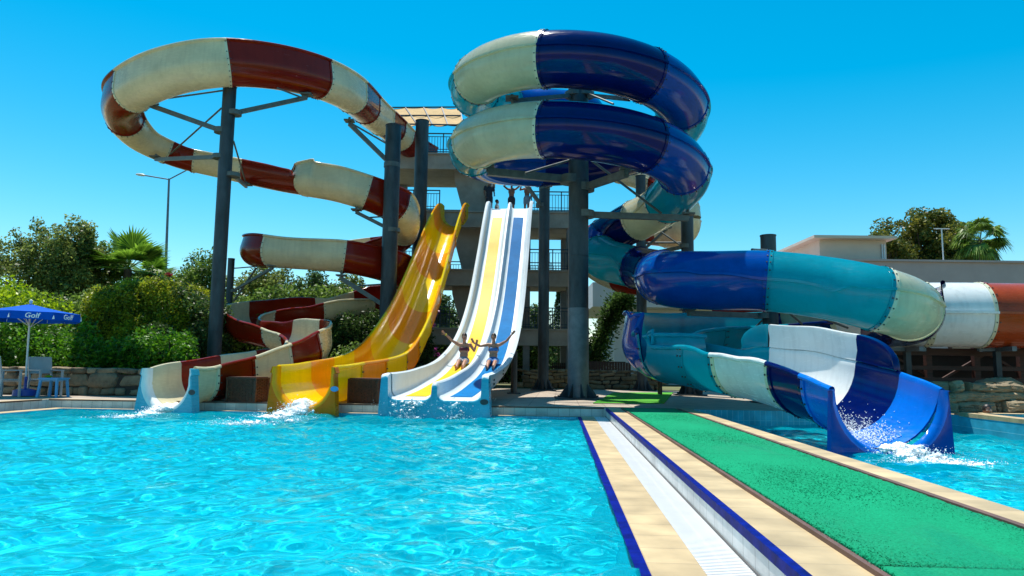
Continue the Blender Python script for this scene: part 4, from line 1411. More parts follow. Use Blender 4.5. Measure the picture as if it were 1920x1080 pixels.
def palm(name, base, top, mat, label, n_fr=22, L=1.6, seed=1, fan=True, droop=.5, skirt=False):
    base = Vector(base); top = Vector(top)
    root = thing(name, base, label, 'palm')
    g = random.Random(seed)
    tb = MB(); tb.tube([base - Vector((0, 0, .1)), base.lerp(top, .5), top], [.24, .2, .17], 10); tb.build('trunk', M['bark'], root, smooth=60)
    fr = MB()
    for k in range(n_fr):
        az = k * 2.399 + g.uniform(-.2, .2)
        el = g.uniform(-.35, 1.25) if not skirt or k % 3 else g.uniform(-1.2, -.3)
        d = Vector((math.cos(az) * math.cos(el), math.sin(az) * math.cos(el), math.sin(el)))
        side = d.cross(Vector((0, 0, 1)))
        side = side.normalized() if side.length > .01 else Vector((1, 0, 0))
        nup = side.cross(d)
        hub = top + d * L * .5
        fr.tube([top, hub], .018, 5, cap=False)
        nb = 26
        for i in range(nb):
            a_ = (i / (nb - 1) - .5) * R(200)
            bd = (d * math.cos(a_) + side * math.sin(a_)).normalized()
            ll = L * .62 * (.7 + .3 * math.cos(a_)) * g.uniform(.9, 1.08)
            m_ = hub + bd * ll * .55 + nup * .05
            tip = hub + bd * ll + Vector((0, 0, -droop * ll * g.uniform(.3, .7)))
            wv = (bd.cross(nup)).normalized() * .035 * L
            fr.add([hub, m_ - wv, tip, m_ + wv], [(0, 1, 2, 3)])
    fr.build('fronds', mat, root)
    return root


b = G(238, 600, 32); palm('fan_palm', b, at(240, 505, 32), M['leaf_palm'], 'bright fan palm with upright spiky leaves among the left trees', L=1.9, seed=3, droop=.12, n_fr=20)
b = G(290, 600, 34); palm('fan_palm', b, at(285, 528, 34), M['leaf_palm'], 'smaller fan palm half hidden beside the street lamp', L=1.5, seed=4, droop=.2, n_fr=14)
b = G(1838, 600, 62); palm('fan_palm', b, at(1838, 450, 62), M['leaf_mid'], 'tall shaggy palm with drooping leaves above the roof on the right', L=2.3, seed=9, droop=.9, n_fr=34, skirt=True)
b = G(1735, 600, 68); H = at(1735, 392, 68).z - b.z
tree('tree', b, H, (4.0, 3, 4.4), M['leaf_rust'], 'big round tree with rusty tips above the roof on the right', n=26000, leaf=.34, seed=120, n_cl=110, csize=1.05, hollow=.3, trunk=.3)
b = G(1800, 600, 70); tree('tree', b, at(1800, 420, 70).z - b.z, (3.4, 3, 4.4), M['leaf_mid'], 'green tree between the rusty tree and the shaggy palm', n=15000, leaf=.34, seed=121, n_cl=70, csize=1.1, trunk=.3)
b = G(1672, 600, 66); tree('tree', b, at(1672, 432, 66).z - b.z, (1.8, 2, 2.6), M['leaf_rust'], 'small tree peeking over the roof slab on the right', n=6000, leaf=.34, seed=122, n_cl=30, csize=.9, trunk=.2)
b = G(1497, 600, 70); tree('tree', b, at(1497, 462, 70).z - b.z, (1.2, 1.4, 2.0), M['leaf_mid'], 'treetop peeking over the teal tube', n=4000, leaf=.32, seed=123, n_cl=18, csize=.7, trunk=.2)
# red and pink blossom
b = G(308, 600, 31); shrub(b, .55, ztop(508, 31, 308) - b.z, M['petal_red'], 'shrub with red blossom below the street lamp', n=1500, leaf=.14, seed=130)
b = G(808, 600, 41); shrub(b, .5, ztop(563, 41, 808) - b.z, M['petal_pink'], 'pink blossoming shrub behind the yellow slide', n=300, leaf=.15, seed=131)
b = G(548, 640, 27); shrub(b, .5, 2.6, M['petal_pink'], 'pink blossoming shrub inside the lower flume bend', n=900, leaf=.1, seed=132)


# ------------------------------------------------------------------ stone walls
def stone_wall(name, a, b, h, th_, mat, label, row=.24, seed=1, cat='stone wall', ragged=.12, jit=.09):
    a = Vector(a); b = Vector(b)
    root = thing(name, (a + b) / 2, label, cat)
    rs = random.Random(seed)
    d = (b - a); L = d.length; d.normalize(); nrm = Vector((d.y, -d.x, 0))
    cb = MB(); mid = (a + b) / 2
    rot = Matrix((d, nrm * -1, Vector((0, 0, 1)))).transposed()
    cb.box((mid.x, mid.y, a.z + h * .42), (L - .05, th_ * .6, h * .84), rot)
    cb.build('mortar_core', M['mortar'], root)
    mb = MB()
    z = 0.0
    while z < h - .05:
        rh = min(row * rs.uniform(.65, 1.4), h - z + ragged * rs.random())
        s = -rs.random() * .4
        while s < L:
            w = rs.choice((rs.uniform(.16, .34), rs.uniform(.34, .6), rs.uniform(.5, .95)))
            c = a + d * (s + w / 2) + Vector((0, 0, z + rh / 2)) + nrm * rs.uniform(-.03, .04)
            n_, m_ = 10, 7
            vs = []; fs = []
            ox, oy, oz = rs.random() * 9, rs.random() * 9, rs.random() * 9
            tilt = Matrix.Rotation(rs.uniform(-.13, .13), 3, nrm); pw = rs.uniform(.25, .55); hs_ = rs.uniform(.8, 1.12); skew = rs.uniform(-.25, .25)
            for j in range(m_ + 1):
                ph = math.pi * j / m_
                for k in range(n_):
                    t = 2 * math.pi * k / n_
                    q = Vector((math.sin(ph) * math.cos(t), math.sin(ph) * math.sin(t), math.cos(ph)))
                    f_ = lambda x: math.copysign(abs(x) ** pw, x)
                    q = Vector((f_(q.x) * w * .5 + skew * f_(q.z) * rh * .4, f_(q.y) * th_ * .5 * hs_, f_(q.z) * rh * .5 * hs_))
                    q *= 1 + jit * math.sin(q.x * 13 + ox) * math.sin(q.z * 15 + oz) + rs.uniform(-.03, .03)
                    vs.append(c + tilt @ (d * q.x + nrm * q.y + Vector((0, 0, q.z))))
            for j in range(m_):
                for k in range(n_):
                    k2 = (k + 1) % n_
                    fs.append((j * n_ + k, (j + 1) * n_ + k, (j + 1) * n_ + k2, j * n_ + k2))
            mb.add(vs, fs)
            s += w * .97
        z += rh * .93
    mb.build('stones', mat, root, smooth=55)
    return root


def rock_wall(name, a, b, h, depth, label, seed=1, layer=.2):
    a = Vector(a); b = Vector(b)
    root = thing(name, (a + b) / 2, label, 'rock wall')
    g = np.random.default_rng(seed)
    d = b - a; L = d.length; d.normalize(); nrm = Vector((d.y, -d.x, 0))
    if nrm.y > 0: nrm = -nrm
    ns, nz = int(L / .03), int(h / .022)
    nl = max(2, int(h / layer))
    bounds = np.cumsum(g.uniform(.6, 1.4, nl)); bounds = bounds / bounds[-1] * h
    cuts = [np.sort(g.uniform(0, L, int(L / .55))) for _ in range(nl)]
    offs = [g.uniform(-.16, .12, len(c) + 1) for c in cuts]
    lay = g.uniform(-.10, .10, nl)
    S = np.linspace(0, L, ns); Z = np.linspace(0, 1, nz)
    vs = []
    for zi in Z:
        for s_ in S:
            top = h * (1 + .10 * math.sin(s_ * 1.7 + seed) + .06 * math.sin(s_ * 4.3) + .03 * math.sin(s_ * 11))
            z = zi * top
            zw = z + .035 * math.sin(s_ * 2.1 + 3 * zi) + .02 * math.sin(s_ * 6.3 + seed)
            k = min(nl - 1, int(np.searchsorted(bounds, min(zw, h - 1e-4))))
            z0 = bounds[k - 1] if k else 0
            f = min(1, max(0, (zw - z0) / (bounds[k] - z0)))
            ci = int(np.searchsorted(cuts[k], s_))
            e0 = cuts[k][ci - 1] if ci else -1; e1 = cuts[k][ci] if ci < len(cuts[k]) else L + 1
            edge = min(s_ - e0, e1 - s_)
            bul = (1 - (2 * f - 1) ** 6) * min(1, (edge / .05) ** .5)
            dd = depth * .5 + lay[k] + offs[k][ci] + .13 * bul - .10 * (z / h)
            dd += .02 * math.sin(s_ * 17 + zi * 31) * math.sin(s_ * 9 - zi * 40) + g.normal(0, .008)
            vs.append(a + d * s_ + nrm * dd + Vector((0, 0, z)))
    fs = [(j * ns + i, j * ns + i + 1, (j + 1) * ns + i + 1, (j + 1) * ns + i) for j in range(nz - 1) for i in range(ns - 1)]
    # back and top so that it is a solid mass
    o_ = len(vs)
    for s_i in range(ns): vs.append(a + d * S[s_i] - nrm * depth * .5 + Vector((0, 0, vs[(nz - 1) * ns + s_i].z - a.z - .04)))
    for s_i in range(ns): vs.append(a + d * S[s_i] - nrm * depth * .5)
    for i in range(ns - 1):
        fs.append(((nz - 1) * ns + i, (nz - 1) * ns + i + 1, o_ + i + 1, o_ + i)); fs.append((o_ + i, o_ + i + 1, o_ + ns + i + 1, o_ + ns + i))
    mb = MB(); mb.add(vs, fs)
    mb.build('rock_face', M['rock'], root, smooth=40)
    return root


a_, b_ = gr(-60, 742, D), gr(276, 742, D)
stone_wall('stone_wall', (a_.x, 19.4, D), (at(280, 700, 19.4).x, 19.4, D), at(180, 694, 19.4).z - D, .45, M['stone'], 'rough tan stone wall under the green shrubs on the left', seed=4, row=.28)
stone_wall('stone_wall', (at(985, 700, 30).x, 32.5, D), (at(1245, 700, 30).x, 31, D), .75, .5, M['stone'], 'low dry stone wall behind the thickest pillar', seed=5, row=.2)
rock_wall('rock_wall', (at(1738, 740, 16.6).x, 16.7, D), (at(2060, 740, 16.6).x, 16.2, D), at(1850, 720, 16.5).z - D, .7, 'layered rock wall beside the small upper pool', seed=6)
rock_wall('rock_wall', (at(1600, 720, 20).x, 21.3, D), (at(2010, 720, 20).x, 21.3, D), 1.0, .8, 'shaded rock wall under the white tube', seed=7, layer=.3)

# ------------------------------------------------------------------ buildings
bd = thing('building', (17, 44, D), 'long flat-roofed mauve grey building with a cream rooftop box on the right', 'building')
def wbox(root, name, x0, x1, y0, y1, z0, z1, m):
    mb = MB(); mb.box(((x0 + x1) / 2, (y0 + y1) / 2, (z0 + z1) / 2), (x1 - x0, y1 - y0, z1 - z0)); return mb.build(name, m, root)
Yb = 40.0
xa, xb = at(1470, 500, Yb).x, at(2200, 500, Yb).x
ztp = at(1800, 492, Yb).z
wbox(bd, 'wall', xa, xb, Yb, Yb + 12, D, ztp, M['wall_grey'])
wbox(bd, 'parapet_cap', xa - .1, xb, Yb - .12, Yb + .35, ztp + .003, ztp + .12, M['wall_grey'])
xc0, xc1 = at(1537, 470, Yb + 1).x, at(1662, 470, Yb + 1).x
zc1 = at(1600, 450, Yb + 1).z
wbox(bd, 'rooftop_box', xc0, xc1, Yb + 1, Yb + 6, ztp - 1.2, zc1, M['wall_cream'])
wbox(bd, 'roof_slab', xc0 - .55, xc1 + .35, Yb + .4, Yb + 6.5, zc1 + .002, zc1 + .16, M['wall_cream'])
for k, u in enumerate((1655, 1659)):
    mb = MB(); p = at(u, 480, Yb + .9); mb.tube([(p.x, Yb + .92, ztp - .8), (p.x, Yb + .92, zc1 - .25)], .045, 8); mb.build('drain_pipe', M['pole_white'], bd)
for k in range(5):
    x = xa + 2 + k * 4.2
    w_ = MB(); w_.box((x, Yb - .02, 2.2), (2.6, .1, 2.4)); fr_ = w_.build('window', M['wood_red'], bd)
    w_ = MB(); w_.box((x, Yb - .06, 2.2), (2.3, .06, 2.1)); w_.build('pane', M['glass'], fr_)
# rooftop aerial
p = at(1769, 490, Yb + .4)
an = thing('aerial', (p.x, p.y, ztp + .12), 'T-shaped metal rod standing on the parapet of the long building', 'aerial')
mb = MB(); zt = at(1769, 429, Yb + .4).z
mb.tube([(p.x, p.y, ztp + .1), (p.x, p.y, zt)], .035, 8); mb.build('mast', M['pole_white'], an)
mb = MB(); mb.tube([(p.x - .45, p.y, zt), (p.x + .45, p.y, zt)], .025, 8); mb.build('crossbar', M['pole_white'], an)
# the pale house behind the pillars
h2 = thing('house', (7, 46, D), 'pale flat-roofed house behind the lowest blue tube bend', 'house')
Yh = 42
x0, x1 = at(1152, 650, Yh).x, at(1420, 650, Yh).x
z1 = at(1200, 580, Yh).z
wbox(h2, 'wall', x0, x1, Yh, Yh + 8, D, z1, M['wall_white'])
wbox(h2, 'roof', at(1106, 560, Yh).x, x1 + 1, Yh - 1.5, Yh + 8.4, z1 + .003, at(1200, 536, Yh).z, M['wall_white'])
mb = MB(); mb.box((x0 + 2.6, Yh - .02, 1.4), (1.1, .1, 2.3)); dr = mb.build('door', M['wood_red'], h2)
mb = MB(); mb.ellipsoid((x0 + .95, Yh - .1, 2.35), (.16, .12, .22)); mb.build('wall_lamp', M['dark_plastic'], h2)
# garden arch overgrown with a climber
ar = thing('climber_arch', G(1118, 700, 36), 'dark climbing plant arching beside the pale house', 'climbing plant')
arc = []
for k in range(40):
    t = k / 39
    arc.append(at(1118 + 60 * t ** 1.3 + 8 * math.sin(t * 3), 665 - 102 * math.sin(min(1, t * 1.15) * math.pi / 2), 36))
mb = MB(); mb.tube([G(1116, 700, 36)] + arc[::5], .05, 7); mb.build('stem', M['bark'], ar)
g = np.random.default_rng(17)
C = np.concatenate([np.array(p) + g.normal(0, .26, (150, 3)) for p in arc] + [np.array(arc[0]) + g.normal(0, .45, (1200, 3)) * np.array([.8, .8, 1.3]) - np.array([0, 0, .3])])
leaf_obj('foliage', C, .17, M['leaf_dark'], ar, seed=17)
# wooden pergola deck below the white tube
pg = thing('timber_frame', (at(1760, 700, 20).x, 20.2, D), 'dark red-brown timber frame under the wide white tube', 'timber frame')
for k, u in enumerate((1650, 1740, 1830, 1915, 1990)):
    x = at(u, 690, 20.2).x
    mb = MB(); mb.beam((x, 20.2, D), (x, 20.2, at(u, 652, 20.2).z), .16); mb.build('post', M['wood_red'], pg)
for z_, w_ in ((at(1760, 660, 20.2).z, .2), (at(1760, 690, 20.2).z, .12), (at(1760, 712, 20.2).z, .12)):
    mb = MB(); mb.beam((at(1640, 690, 20.05).x, 20.08, z_), (at(2010, 690, 20.05).x, 20.08, z_), .1, w_); mb.build('beam', M['wood_red'], pg)
mb = MB()
for (ua, va, ub, vb) in ((1660, 660, 1760, 715), (1760, 715, 1850, 662), (1850, 662, 1940, 715)):
    mb.beam(at(ua, va, 20.3), at(ub, vb, 20.3), .07)
mb.build('cross_brace', M['wood_red'], pg)
wbox(pg, 'painted_shade_panel', at(1610, 690, 20.8).x, at(2020, 690, 20.8).x, 20.75, 20.85, D, at(1760, 655, 20.8).z, M['under_tube_shade'])  # flat sheet with the shade under the tube put into its colour
# saddles carrying the white tube
for u, lab in ((1700, 'steel cradle under the white tube beside the blue tube bend'), (1868, 'steel cradle under the joint of the white and red-brown tube')):
    p = at(u, 648, 19.4)
    cr = thing('tube_cradle', (p.x, p.y, D), lab, 'cradle', 'steel cradles under the wide tube')
    mb = MB(); mb.beam((p.x, p.y, D), (p.x, p.y, p.z - .12), .14); mb.build('post', M['steel'], cr)
    mb = MB(); mb.beam((p.x, p.y - .7, p.z - .1), (p.x, p.y + .7, p.z - .1), .12); mb.beam((p.x - .5, p.y, p.z - .1), (p.x + .5, p.y, p.z - .1), .1); mb.build('saddle', M['steel_light'], cr)
# big boulders
for i, (u, v, Y, r, lab) in enumerate([(1690, 700, 19.0, .55, 'pale boulder behind the exit of the blue slide'), (1870, 700, 18.6, .6, 'teal-shaded boulder below the joint of the wide tube'), (1745, 722, 17.6, .42, 'flat boulder left of the layered rock wall')]):
    p = G(u, v, Y); p.z = D
    mb = MB(); rs = random.Random(i)
    mb.ellipsoid(p + Vector((0, 0, r * .5)), (r * 1.4, r, r * .8), 14, 9, jit=.09)
    tag(mb.build('boulder', M['rock'], None, smooth=25), lab, 'boulder', 'boulders behind the blue slide')
# wooden bench and gate beyond the deck
bn = thing('bench', (at(1275, 730, 25).x, 25, D), 'red-brown slatted bench on the deck under the blue flume bend', 'bench')
x = at(1275, 730, 25).x
for z_, nm in ((.45, 'seat'), (.8, 'backrest')):
    mb = MB()
    for k in range(3):
        if nm == 'seat': mb.box((x, 25 - .2 + k * .16, D + z_), (1.7, .13, .04))
        else: mb.box((x, 25.22 + .02 * k, D + .55 + k * .14), (1.7, .03, .1))
    mb.build(nm, M['wood_red'], bn)
for sx in (-.7, .7):
    for sy in (-.18, .2):
        mb = MB(); mb.beam((x + sx, 25 + sy, D), (x + sx, 25 + sy, D + (.43 if sy < 0 else .9)), .07); mb.build('leg', M['wood_red'], bn)
gt = thing('picket_gate', (at(1050, 690, 37).x, 37, D), 'brown wooden picket gate seen through the ground floor of the tower', 'gate')
mb = MB()
for k in range(10):
    mb.box((at(1036, 690, 37).x + k * .1, 37, D + .62), (.07, .04, 1.1))
mb.build('pickets', M['wood_red'], gt)
mb = MB()
for z_ in (.3, .95): mb.box((at(1052, 690, 37).x, 37.05, D + z_), (1.1, .05, .08))
mb.build('rail', M['wood_red'], gt)
fe = thing('wooden_fence', (at(1130, 695, 35).x, 35, D), 'low brown board fence behind the dry stone wall', 'fence')
mb = MB()
for k in range(16): mb.box((at(1103, 690, 35).x + k * .135, 35, D + .6), (.12, .04, 1.2))
mb.build('boards', M['wood_red'], fe)
mb = MB(); mb.box((at(1129, 690, 35).x, 35.05, D + 1.22), (2.3, .12, .05)); mb.build('rail', M['wood_red'], fe)

# ------------------------------------------------------------------ street lamp
Yl = 44
b = G(310, 600, Yl); tp = at(317, 335, Yl)
lp = thing('street_lamp', b, 'tall twin-armed street lamp standing behind the trees on the left', 'street lamp')
mb = MB(); mb.tube([b, (tp.x, tp.y, tp.z)], [.12, .06], 12); mb.build('pole', M['lamp_metal'], lp, smooth=40)
for (u, v, nm) in ((258, 327, 0), (372, 308, 1)):
    e = at(u, v, Yl)
    mb = MB(); s_ = tp.lerp(e, .78); mb.tube([tp - Vector((0, 0, .05)), s_, tp.lerp(e, .84)], .04, 8); mb.build('arm', M['lamp_metal'], lp)
    mb = MB(); d = (e - tp).normalized()
    mb.ellipsoid(tp.lerp(e, .9), (.34, .13, .085), 12, 8, rot=Matrix.Rotation(-math.atan2(d.z, abs(d.x)) * math.copysign(1, d.x), 3, 'Y')); mb.build('lamp_head', M['lamp_head'], lp, smooth=40)

# ------------------------------------------------------------------ parasol, chairs, table
Yu = 18.3
pb = at(46, 740, Yu)
zcb = at(50, 604, Yu).z; zct = at(50, 570, Yu).z
um = thing('parasol', (pb.x, Yu, D), 'blue parasol with white lettering on its valance over the chairs', 'parasol')
ptop = Vector((at(58, 566, Yu).x, Yu, zct))
mb = MB(); mb.tube([(pb.x, Yu, D + .1), ptop + Vector((0, 0, .1))], .024, 12); mb.build('pole', M['pole_white'], um, smooth=40)
mb = MB(); mb.tube([(pb.x, Yu, D + .02), (pb.x, Yu, D + .16), (pb.x, Yu, D + .2)], [.27, .26, .1], 24); mb.tube([(pb.x, Yu, D + .2), (pb.x, Yu, D + .5)], .035, 12); mb.build('base', M['base_blue'], um, smooth=40)
rc = 1.17; zr = at(60, 588, Yu).z; off = R(14)
cb = MB(); vb = MB()
for k in range(8):
    t0, t1 = off + k * math.pi / 4, off + (k + 1) * math.pi / 4
    p0 = Vector((ptop.x + rc * math.cos(t0), Yu + rc * math.sin(t0), zr)); p1 = Vector((ptop.x + rc * math.cos(t1), Yu + rc * math.sin(t1), zr))
    nseg = 6; rows = []
    for j in range(nseg + 1):
        f = j / nseg
        sag = -.035 * math.sin(math.pi * f)
        row = []
        for i in range(5):
            s = i / 4
            q = ptop.lerp(p0.lerp(p1, s), f); q.z += sag * (1 - .5 * (2 * s - 1) ** 2) ; row.append(q)
        rows.append(row)
    vs = [q for r_ in rows for q in r_]
    cb.add(vs, [(j * 5 + i, j * 5 + i + 1, (j + 1) * 5 + i + 1, (j + 1) * 5 + i) for j in range(nseg) for i in range(4)])
    out = Vector((math.cos((t0 + t1) / 2), math.sin((t0 + t1) / 2), 0)) * .03
    dz = Vector((0, 0, -.2))
    m_ = p0.lerp(p1, .5)
    vb.add([p0, m_, p1, p0 + dz + out * .6, m_ + dz + out + Vector((0, 0, .012)), p1 + dz + out * .6], [(0, 1, 4, 3), (1, 2, 5, 4)])
can = cb.build('canopy', M['umbrella'], um, smooth=25)
val = vb.build('valance', M['umbrella'], um)
rb_ = MB()
for k in range(8):
    t0 = off + k * math.pi / 4
    rb_.beam(ptop - Vector((0, 0, .05)), (ptop.x + rc * .98 * math.cos(t0), Yu + rc * .98 * math.sin(t0), zr - .03), .015)
    rb_.beam((pb.x, Yu, zr - .35), (ptop.x + rc * .5 * math.cos(t0), Yu + rc * .5 * math.sin(t0), zr + (zct - zr) * .5 - .05), .012)
rb_.build('ribs', M['pole_white'], um)
mb = MB(); mb.ellipsoid(ptop + Vector((0, 0, .06)), (.04, .04, .06)); mb.build('finial', M['pole_white'], um, smooth=40)


def text_mesh(txt, size, ext=.003):
    cu = bpy.data.curves.new('lettering', 'FONT')
    cu.body = txt; cu.size = size; cu.align_x = 'CENTER'; cu.align_y = 'CENTER'; cu.extrude = ext
    cu.offset = .0035; cu.shear = .15; cu.space_character = 1.02
    o = bpy.data.objects.new('lettering', cu); col.objects.link(o)
    dg = bpy.context.evaluated_depsgraph_get(); dg.update()
    me = bpy.data.meshes.new_from_object(o.evaluated_get(dg))
    bpy.data.objects.remove(o); bpy.data.curves.remove(cu)
    return me


for k in range(8):
    t = off + (k + .5) * math.pi / 4
    me = text_mesh('Golf', .17)
    me.materials.clear(); me.materials.append(M['letter'])
    ap = rc * math.cos(math.pi / 8)
    nrm = Vector((math.cos(t), math.sin(t), 0))
    c = Vector((ptop.x, Yu, zr - .105)) + nrm * (ap + .028)
    xax = Vector((-math.sin(t), math.cos(t), 0))
    zax = nrm; yax = Vector((0, 0, 1))
    me.transform(Matrix.Translation(c) @ Matrix((xax, yax, zax)).transposed().to_4x4())
    link('lettering', me, val)
    # small white mark beside each seam
    mk = MB(); c2 = Vector((ptop.x, Yu, zr - .12)) + nrm * (ap + .026) + xax * .44
    mk.prism([c2 + xax * -.02 + yax * -.05, c2 + xax * .035 + yax * -.05, c2 + xax * .012 + yax * .055], nrm * .006)
    mk.build('emblem', M['letter'], val)


def armchair(p, rz, label):
    root = thing('garden_chair', p, label, 'chair', 'garden chairs under the parasol', rz)
    def L(mb, nm): return mb.build(nm, M['chair'], root, world_space=False)
    mb = MB()
    for k in range(5): mb.box((0, -.2 + k * .1, .43), (.5, .085, .03))
    mb.box((0, -.26, .4), (.54, .03, .06)); mb.box((0, .25, .4), (.54, .03, .06))
    L(mb, 'seat')
    mb = MB(); rt_ = Matrix.Rotation(R(-14), 3, 'X')
    mb.box((0, .31, .78), (.5, .025, .42), rt_); mb.box((0, .36, .98), (.54, .035, .06), rt_)
    L(mb, 'backrest')
    for sx in (-.27, .27):
        mb = MB(); mb.beam((sx, -.26, 0), (sx, -.25, .65), .045); L(mb, 'leg')
        mb = MB(); mb.beam((sx, .33, 0), (sx, .26, .45), .045); mb.beam((sx, .26, .43), (sx, .38, 1.0), .04); L(mb, 'leg')
        mb = MB(); mb.box((sx, .02, .665), (.06, .62, .03)); L(mb, 'armrest')
    return root


pc = at(18, 745, 17.9)
armchair((pc.x - .12, 17.75, D), R(168), 'grey-white garden chair seen from behind at the left edge')
pc = at(58, 745, 18.2)
armchair((pc.x - .02, 18.75, D), R(60), 'grey-white garden chair beside the parasol base, side on')
tb_ = thing('side_table', (at(94, 745, 18.0).x, 18.1, D), 'low sky blue plastic table beside the chairs', 'table')
tx = at(94, 745, 18.0).x
mb = MB(); mb.box((tx, 18.1, D + .47), (.5, .5, .03)); mb.box((tx, 18.1, D + .44), (.46, .46, .04)); mb.build('tabletop', M['table'], tb_)
for sx in (-1, 1):
    for sy in (-1, 1):
        mb = MB(); mb.beam((tx + sx * .24, 18.1 + sy * .24, D), (tx + sx * .2, 18.1 + sy * .2, D + .43), .05); mb.build('leg', M['table'], tb_)
mb = MB(); mb.ellipsoid((tx - .12, 18.05, D + .515), (.09, .07, .035), jit=.1)
tag(mb.build('pouch', M['leaf_lime'], None, smooth=60), 'small lime green pouch lying on the blue table', 'pouch')

# ------------------------------------------------------------------ wicker boxes and bin
def wicker(u, v, Y, label, w=.78, d=.5, h=.55):
    p = at(u, v, Y)
    root = thing('wicker_box', (p.x, p.y, D), label, 'wicker box', 'wicker boxes between the slide exits', R(-16))
    mb = MB()
    mb.box((0, 0, h / 2), (w - .04, d - .04, h - .01))
    n = 15
    for k in range(n):
        z = .025 + k * (h - .06) / (n - 1)
        for s in range(9):
            x = -w / 2 + (s + .5) * w / 9
            bulge = .006 if (s + k) % 2 else -.006
            mb.box((x, -d / 2 + .01 - bulge, z), (w / 9 - .008, .022, .024))
            mb.box((x, d / 2 - .01 + bulge, z), (w / 9 - .008, .022, .024))
        for s in range(6):
            y = -d / 2 + (s + .5) * d / 6
            bulge = .006 if (s + k) % 2 else -.006
            mb.box((w / 2 - .01 + bulge, y, z), (.022, d / 6 - .008, .024))
            mb.box((-w / 2 + .01 - bulge, y, z), (.022, d / 6 - .008, .024))
    mb.build('basket', M['wicker'], root, world_space=False)
    mb = MB(); mb.box((0, 0, h + .004), (w + .04, d + .04, .035)); mb.box((0, 0, h + .03), (w - .02, d - .02, .02)); mb.build('lid', M['wicker'], root, world_space=False)
    for sx in (-1, 1):
        for sy in (-1, 1):
            mb = MB(); mb.box((sx * (w / 2 - .01), sy * (d / 2 - .01), h / 2), (.05, .05, h)); mb.build('corner_post', M['wicker'], root, world_space=False)


wicker(464, 740, 17.0, 'dark wicker box between the red-brown flume and the yellow slide')
wicker(690, 740, 17.1, 'dark wicker box between the yellow slide and the white slide')
p = at(515, 740, 18.6)
bn = thing('bin', (p.x, p.y, D), 'slim dark bin behind the wicker box left of the yellow exit', 'bin')
mb = MB(); mb.box((p.x, p.y, D + .3), (.34, .34, .6), taper=1.08); mb.build('body', M['dark_plastic'], bn)
mb = MB(); mb.box((p.x, p.y, D + .62), (.4, .4, .05)); mb.box((p.x, p.y, D + .66), (.3, .3, .04)); mb.build('lid', M['dark_plastic'], bn)


# ------------------------------------------------------------------ people
def remeshed(mb, name, mat, vox=.011, smooth=3):
    me = mb.mesh(name, mat)
    o = bpy.data.objects.new(name, me); col.objects.link(o)
    md = o.modifiers.new('r', 'REMESH'); md.mode = 'VOXEL'; md.voxel_size = vox
    ms = o.modifiers.new('s', 'SMOOTH'); ms.iterations = smooth; ms.factor = .5
    dg = bpy.context.evaluated_depsgraph_get(); dg.update()
    m2 = bpy.data.meshes.new_from_object(o.evaluated_get(dg))
    bpy.data.objects.remove(o)
    m2.shade_smooth()
    m2.materials.clear(); m2.materials.append(mat)
    m2.name = name
    return m2


def limb(mb, pts, rad):
    pts = [Vector(p) for p in pts]
    P = []; Rr_ = []
    for i in range(len(pts) - 1):
        for k in range(5):
            t = k / 5
            P.append(pts[i].lerp(pts[i + 1], t)); Rr_.append(rad[i] * (1 - t) + rad[i + 1] * t)
    P.append(pts[-1]); Rr_.append(rad[-1])
    mb.tube(P, Rr_, 12)
    for p, r_ in zip(pts, rad): mb.ellipsoid(p, r_, 10, 8)


def hand(mb, wrist, direction, palm_n, curl=.25, s=1.0):
    d = Vector(direction).normalized(); n = Vector(palm_n); n = (n - d * n.dot(d)).normalized(); x = d.cross(n)
    rot = Matrix((x, d, n)).transposed()
    mb.ellipsoid(Vector(wrist) + d * .05 * s, (.042 * s, .056 * s, .018 * s), 10, 8, rot)
    for i, (off_, ln) in enumerate(((-.03, .065), (-.01, .08), (.011, .075), (.031, .06))):
        b0 = Vector(wrist) + d * .092 * s + x * off_ * s
        b1 = b0 + (d + x * off_ * 3 + n * curl * .6).normalized() * ln * .55 * s
        b2 = b1 + (d + x * off_ * 2 + n * curl * 1.8).normalized() * ln * .5 * s
        mb.tube([b0 - d * .02, b0, b1, b2], [.0105, .0105, .010, .0085], 7)
    t0 = Vector(wrist) + d * .03 * s - x * .036 * s
    mb.tube([t0 + x * .02, t0, t0 + (d * .6 - x * .9) * .04 * s, t0 + (d * 1.0 - x * .9) * .065 * s], [.013, .0125, .011, .009], 7)


def head(mb, c, face, up=(0, 0, 1), s=1.0):
    f = Vector(face).normalized(); u_ = Vector(up); u_ = (u_ - f * u_.dot(f)).normalized(); x = f.cross(u_)
    rot = Matrix((x, f, u_)).transposed()
    c = Vector(c)
    mb.ellipsoid(c + u_ * .02 * s - f * .01, (.076 * s, .095 * s, .10 * s), 16, 12, rot)
    mb.ellipsoid(c - u_ * .05 * s + f * .022 * s, (.058 * s, .065 * s, .075 * s), 12, 10, rot)
    mb.ellipsoid(c - u_ * .105 * s + f * .055 * s, (.025 * s, .02 * s, .018 * s), 8, 6, rot)
    mb.tube([c + f * .082 * s + u_ * .02, c + f * .108 * s - u_ * .025 * s], [.009 * s, .016 * s], 7)
    for k in (-1, 1): mb.ellipsoid(c + x * k * .078 * s - u_ * .015 * s - f * .01, (.011, .02, .032), 8, 6, rot)
    return c, f, u_, x, rot


def face_parts(root, hd, s=1.0):
    c, f, u_, x, rot = hd
    e = MB()
    for k in (-1, 1):
        e.ellipsoid(c + f * .078 * s + x * k * .032 * s + u_ * .012 * s, (.015, .010, .008), 8, 6, rot, 0)
        e.ellipsoid(c + f * .086 * s + x * k * .032 * s + u_ * .012 * s, (.006, .005, .006), 6, 5, rot, 1)
    e.build('eyes', [M['eye'], M['hair']], root, smooth=60)
    m_ = MB(); m_.ellipsoid(c + f * .083 * s - u_ * .058 * s, (.026, .010, .009), 10, 6, rot); m_.build('mouth', M['lips'], root, smooth=60)


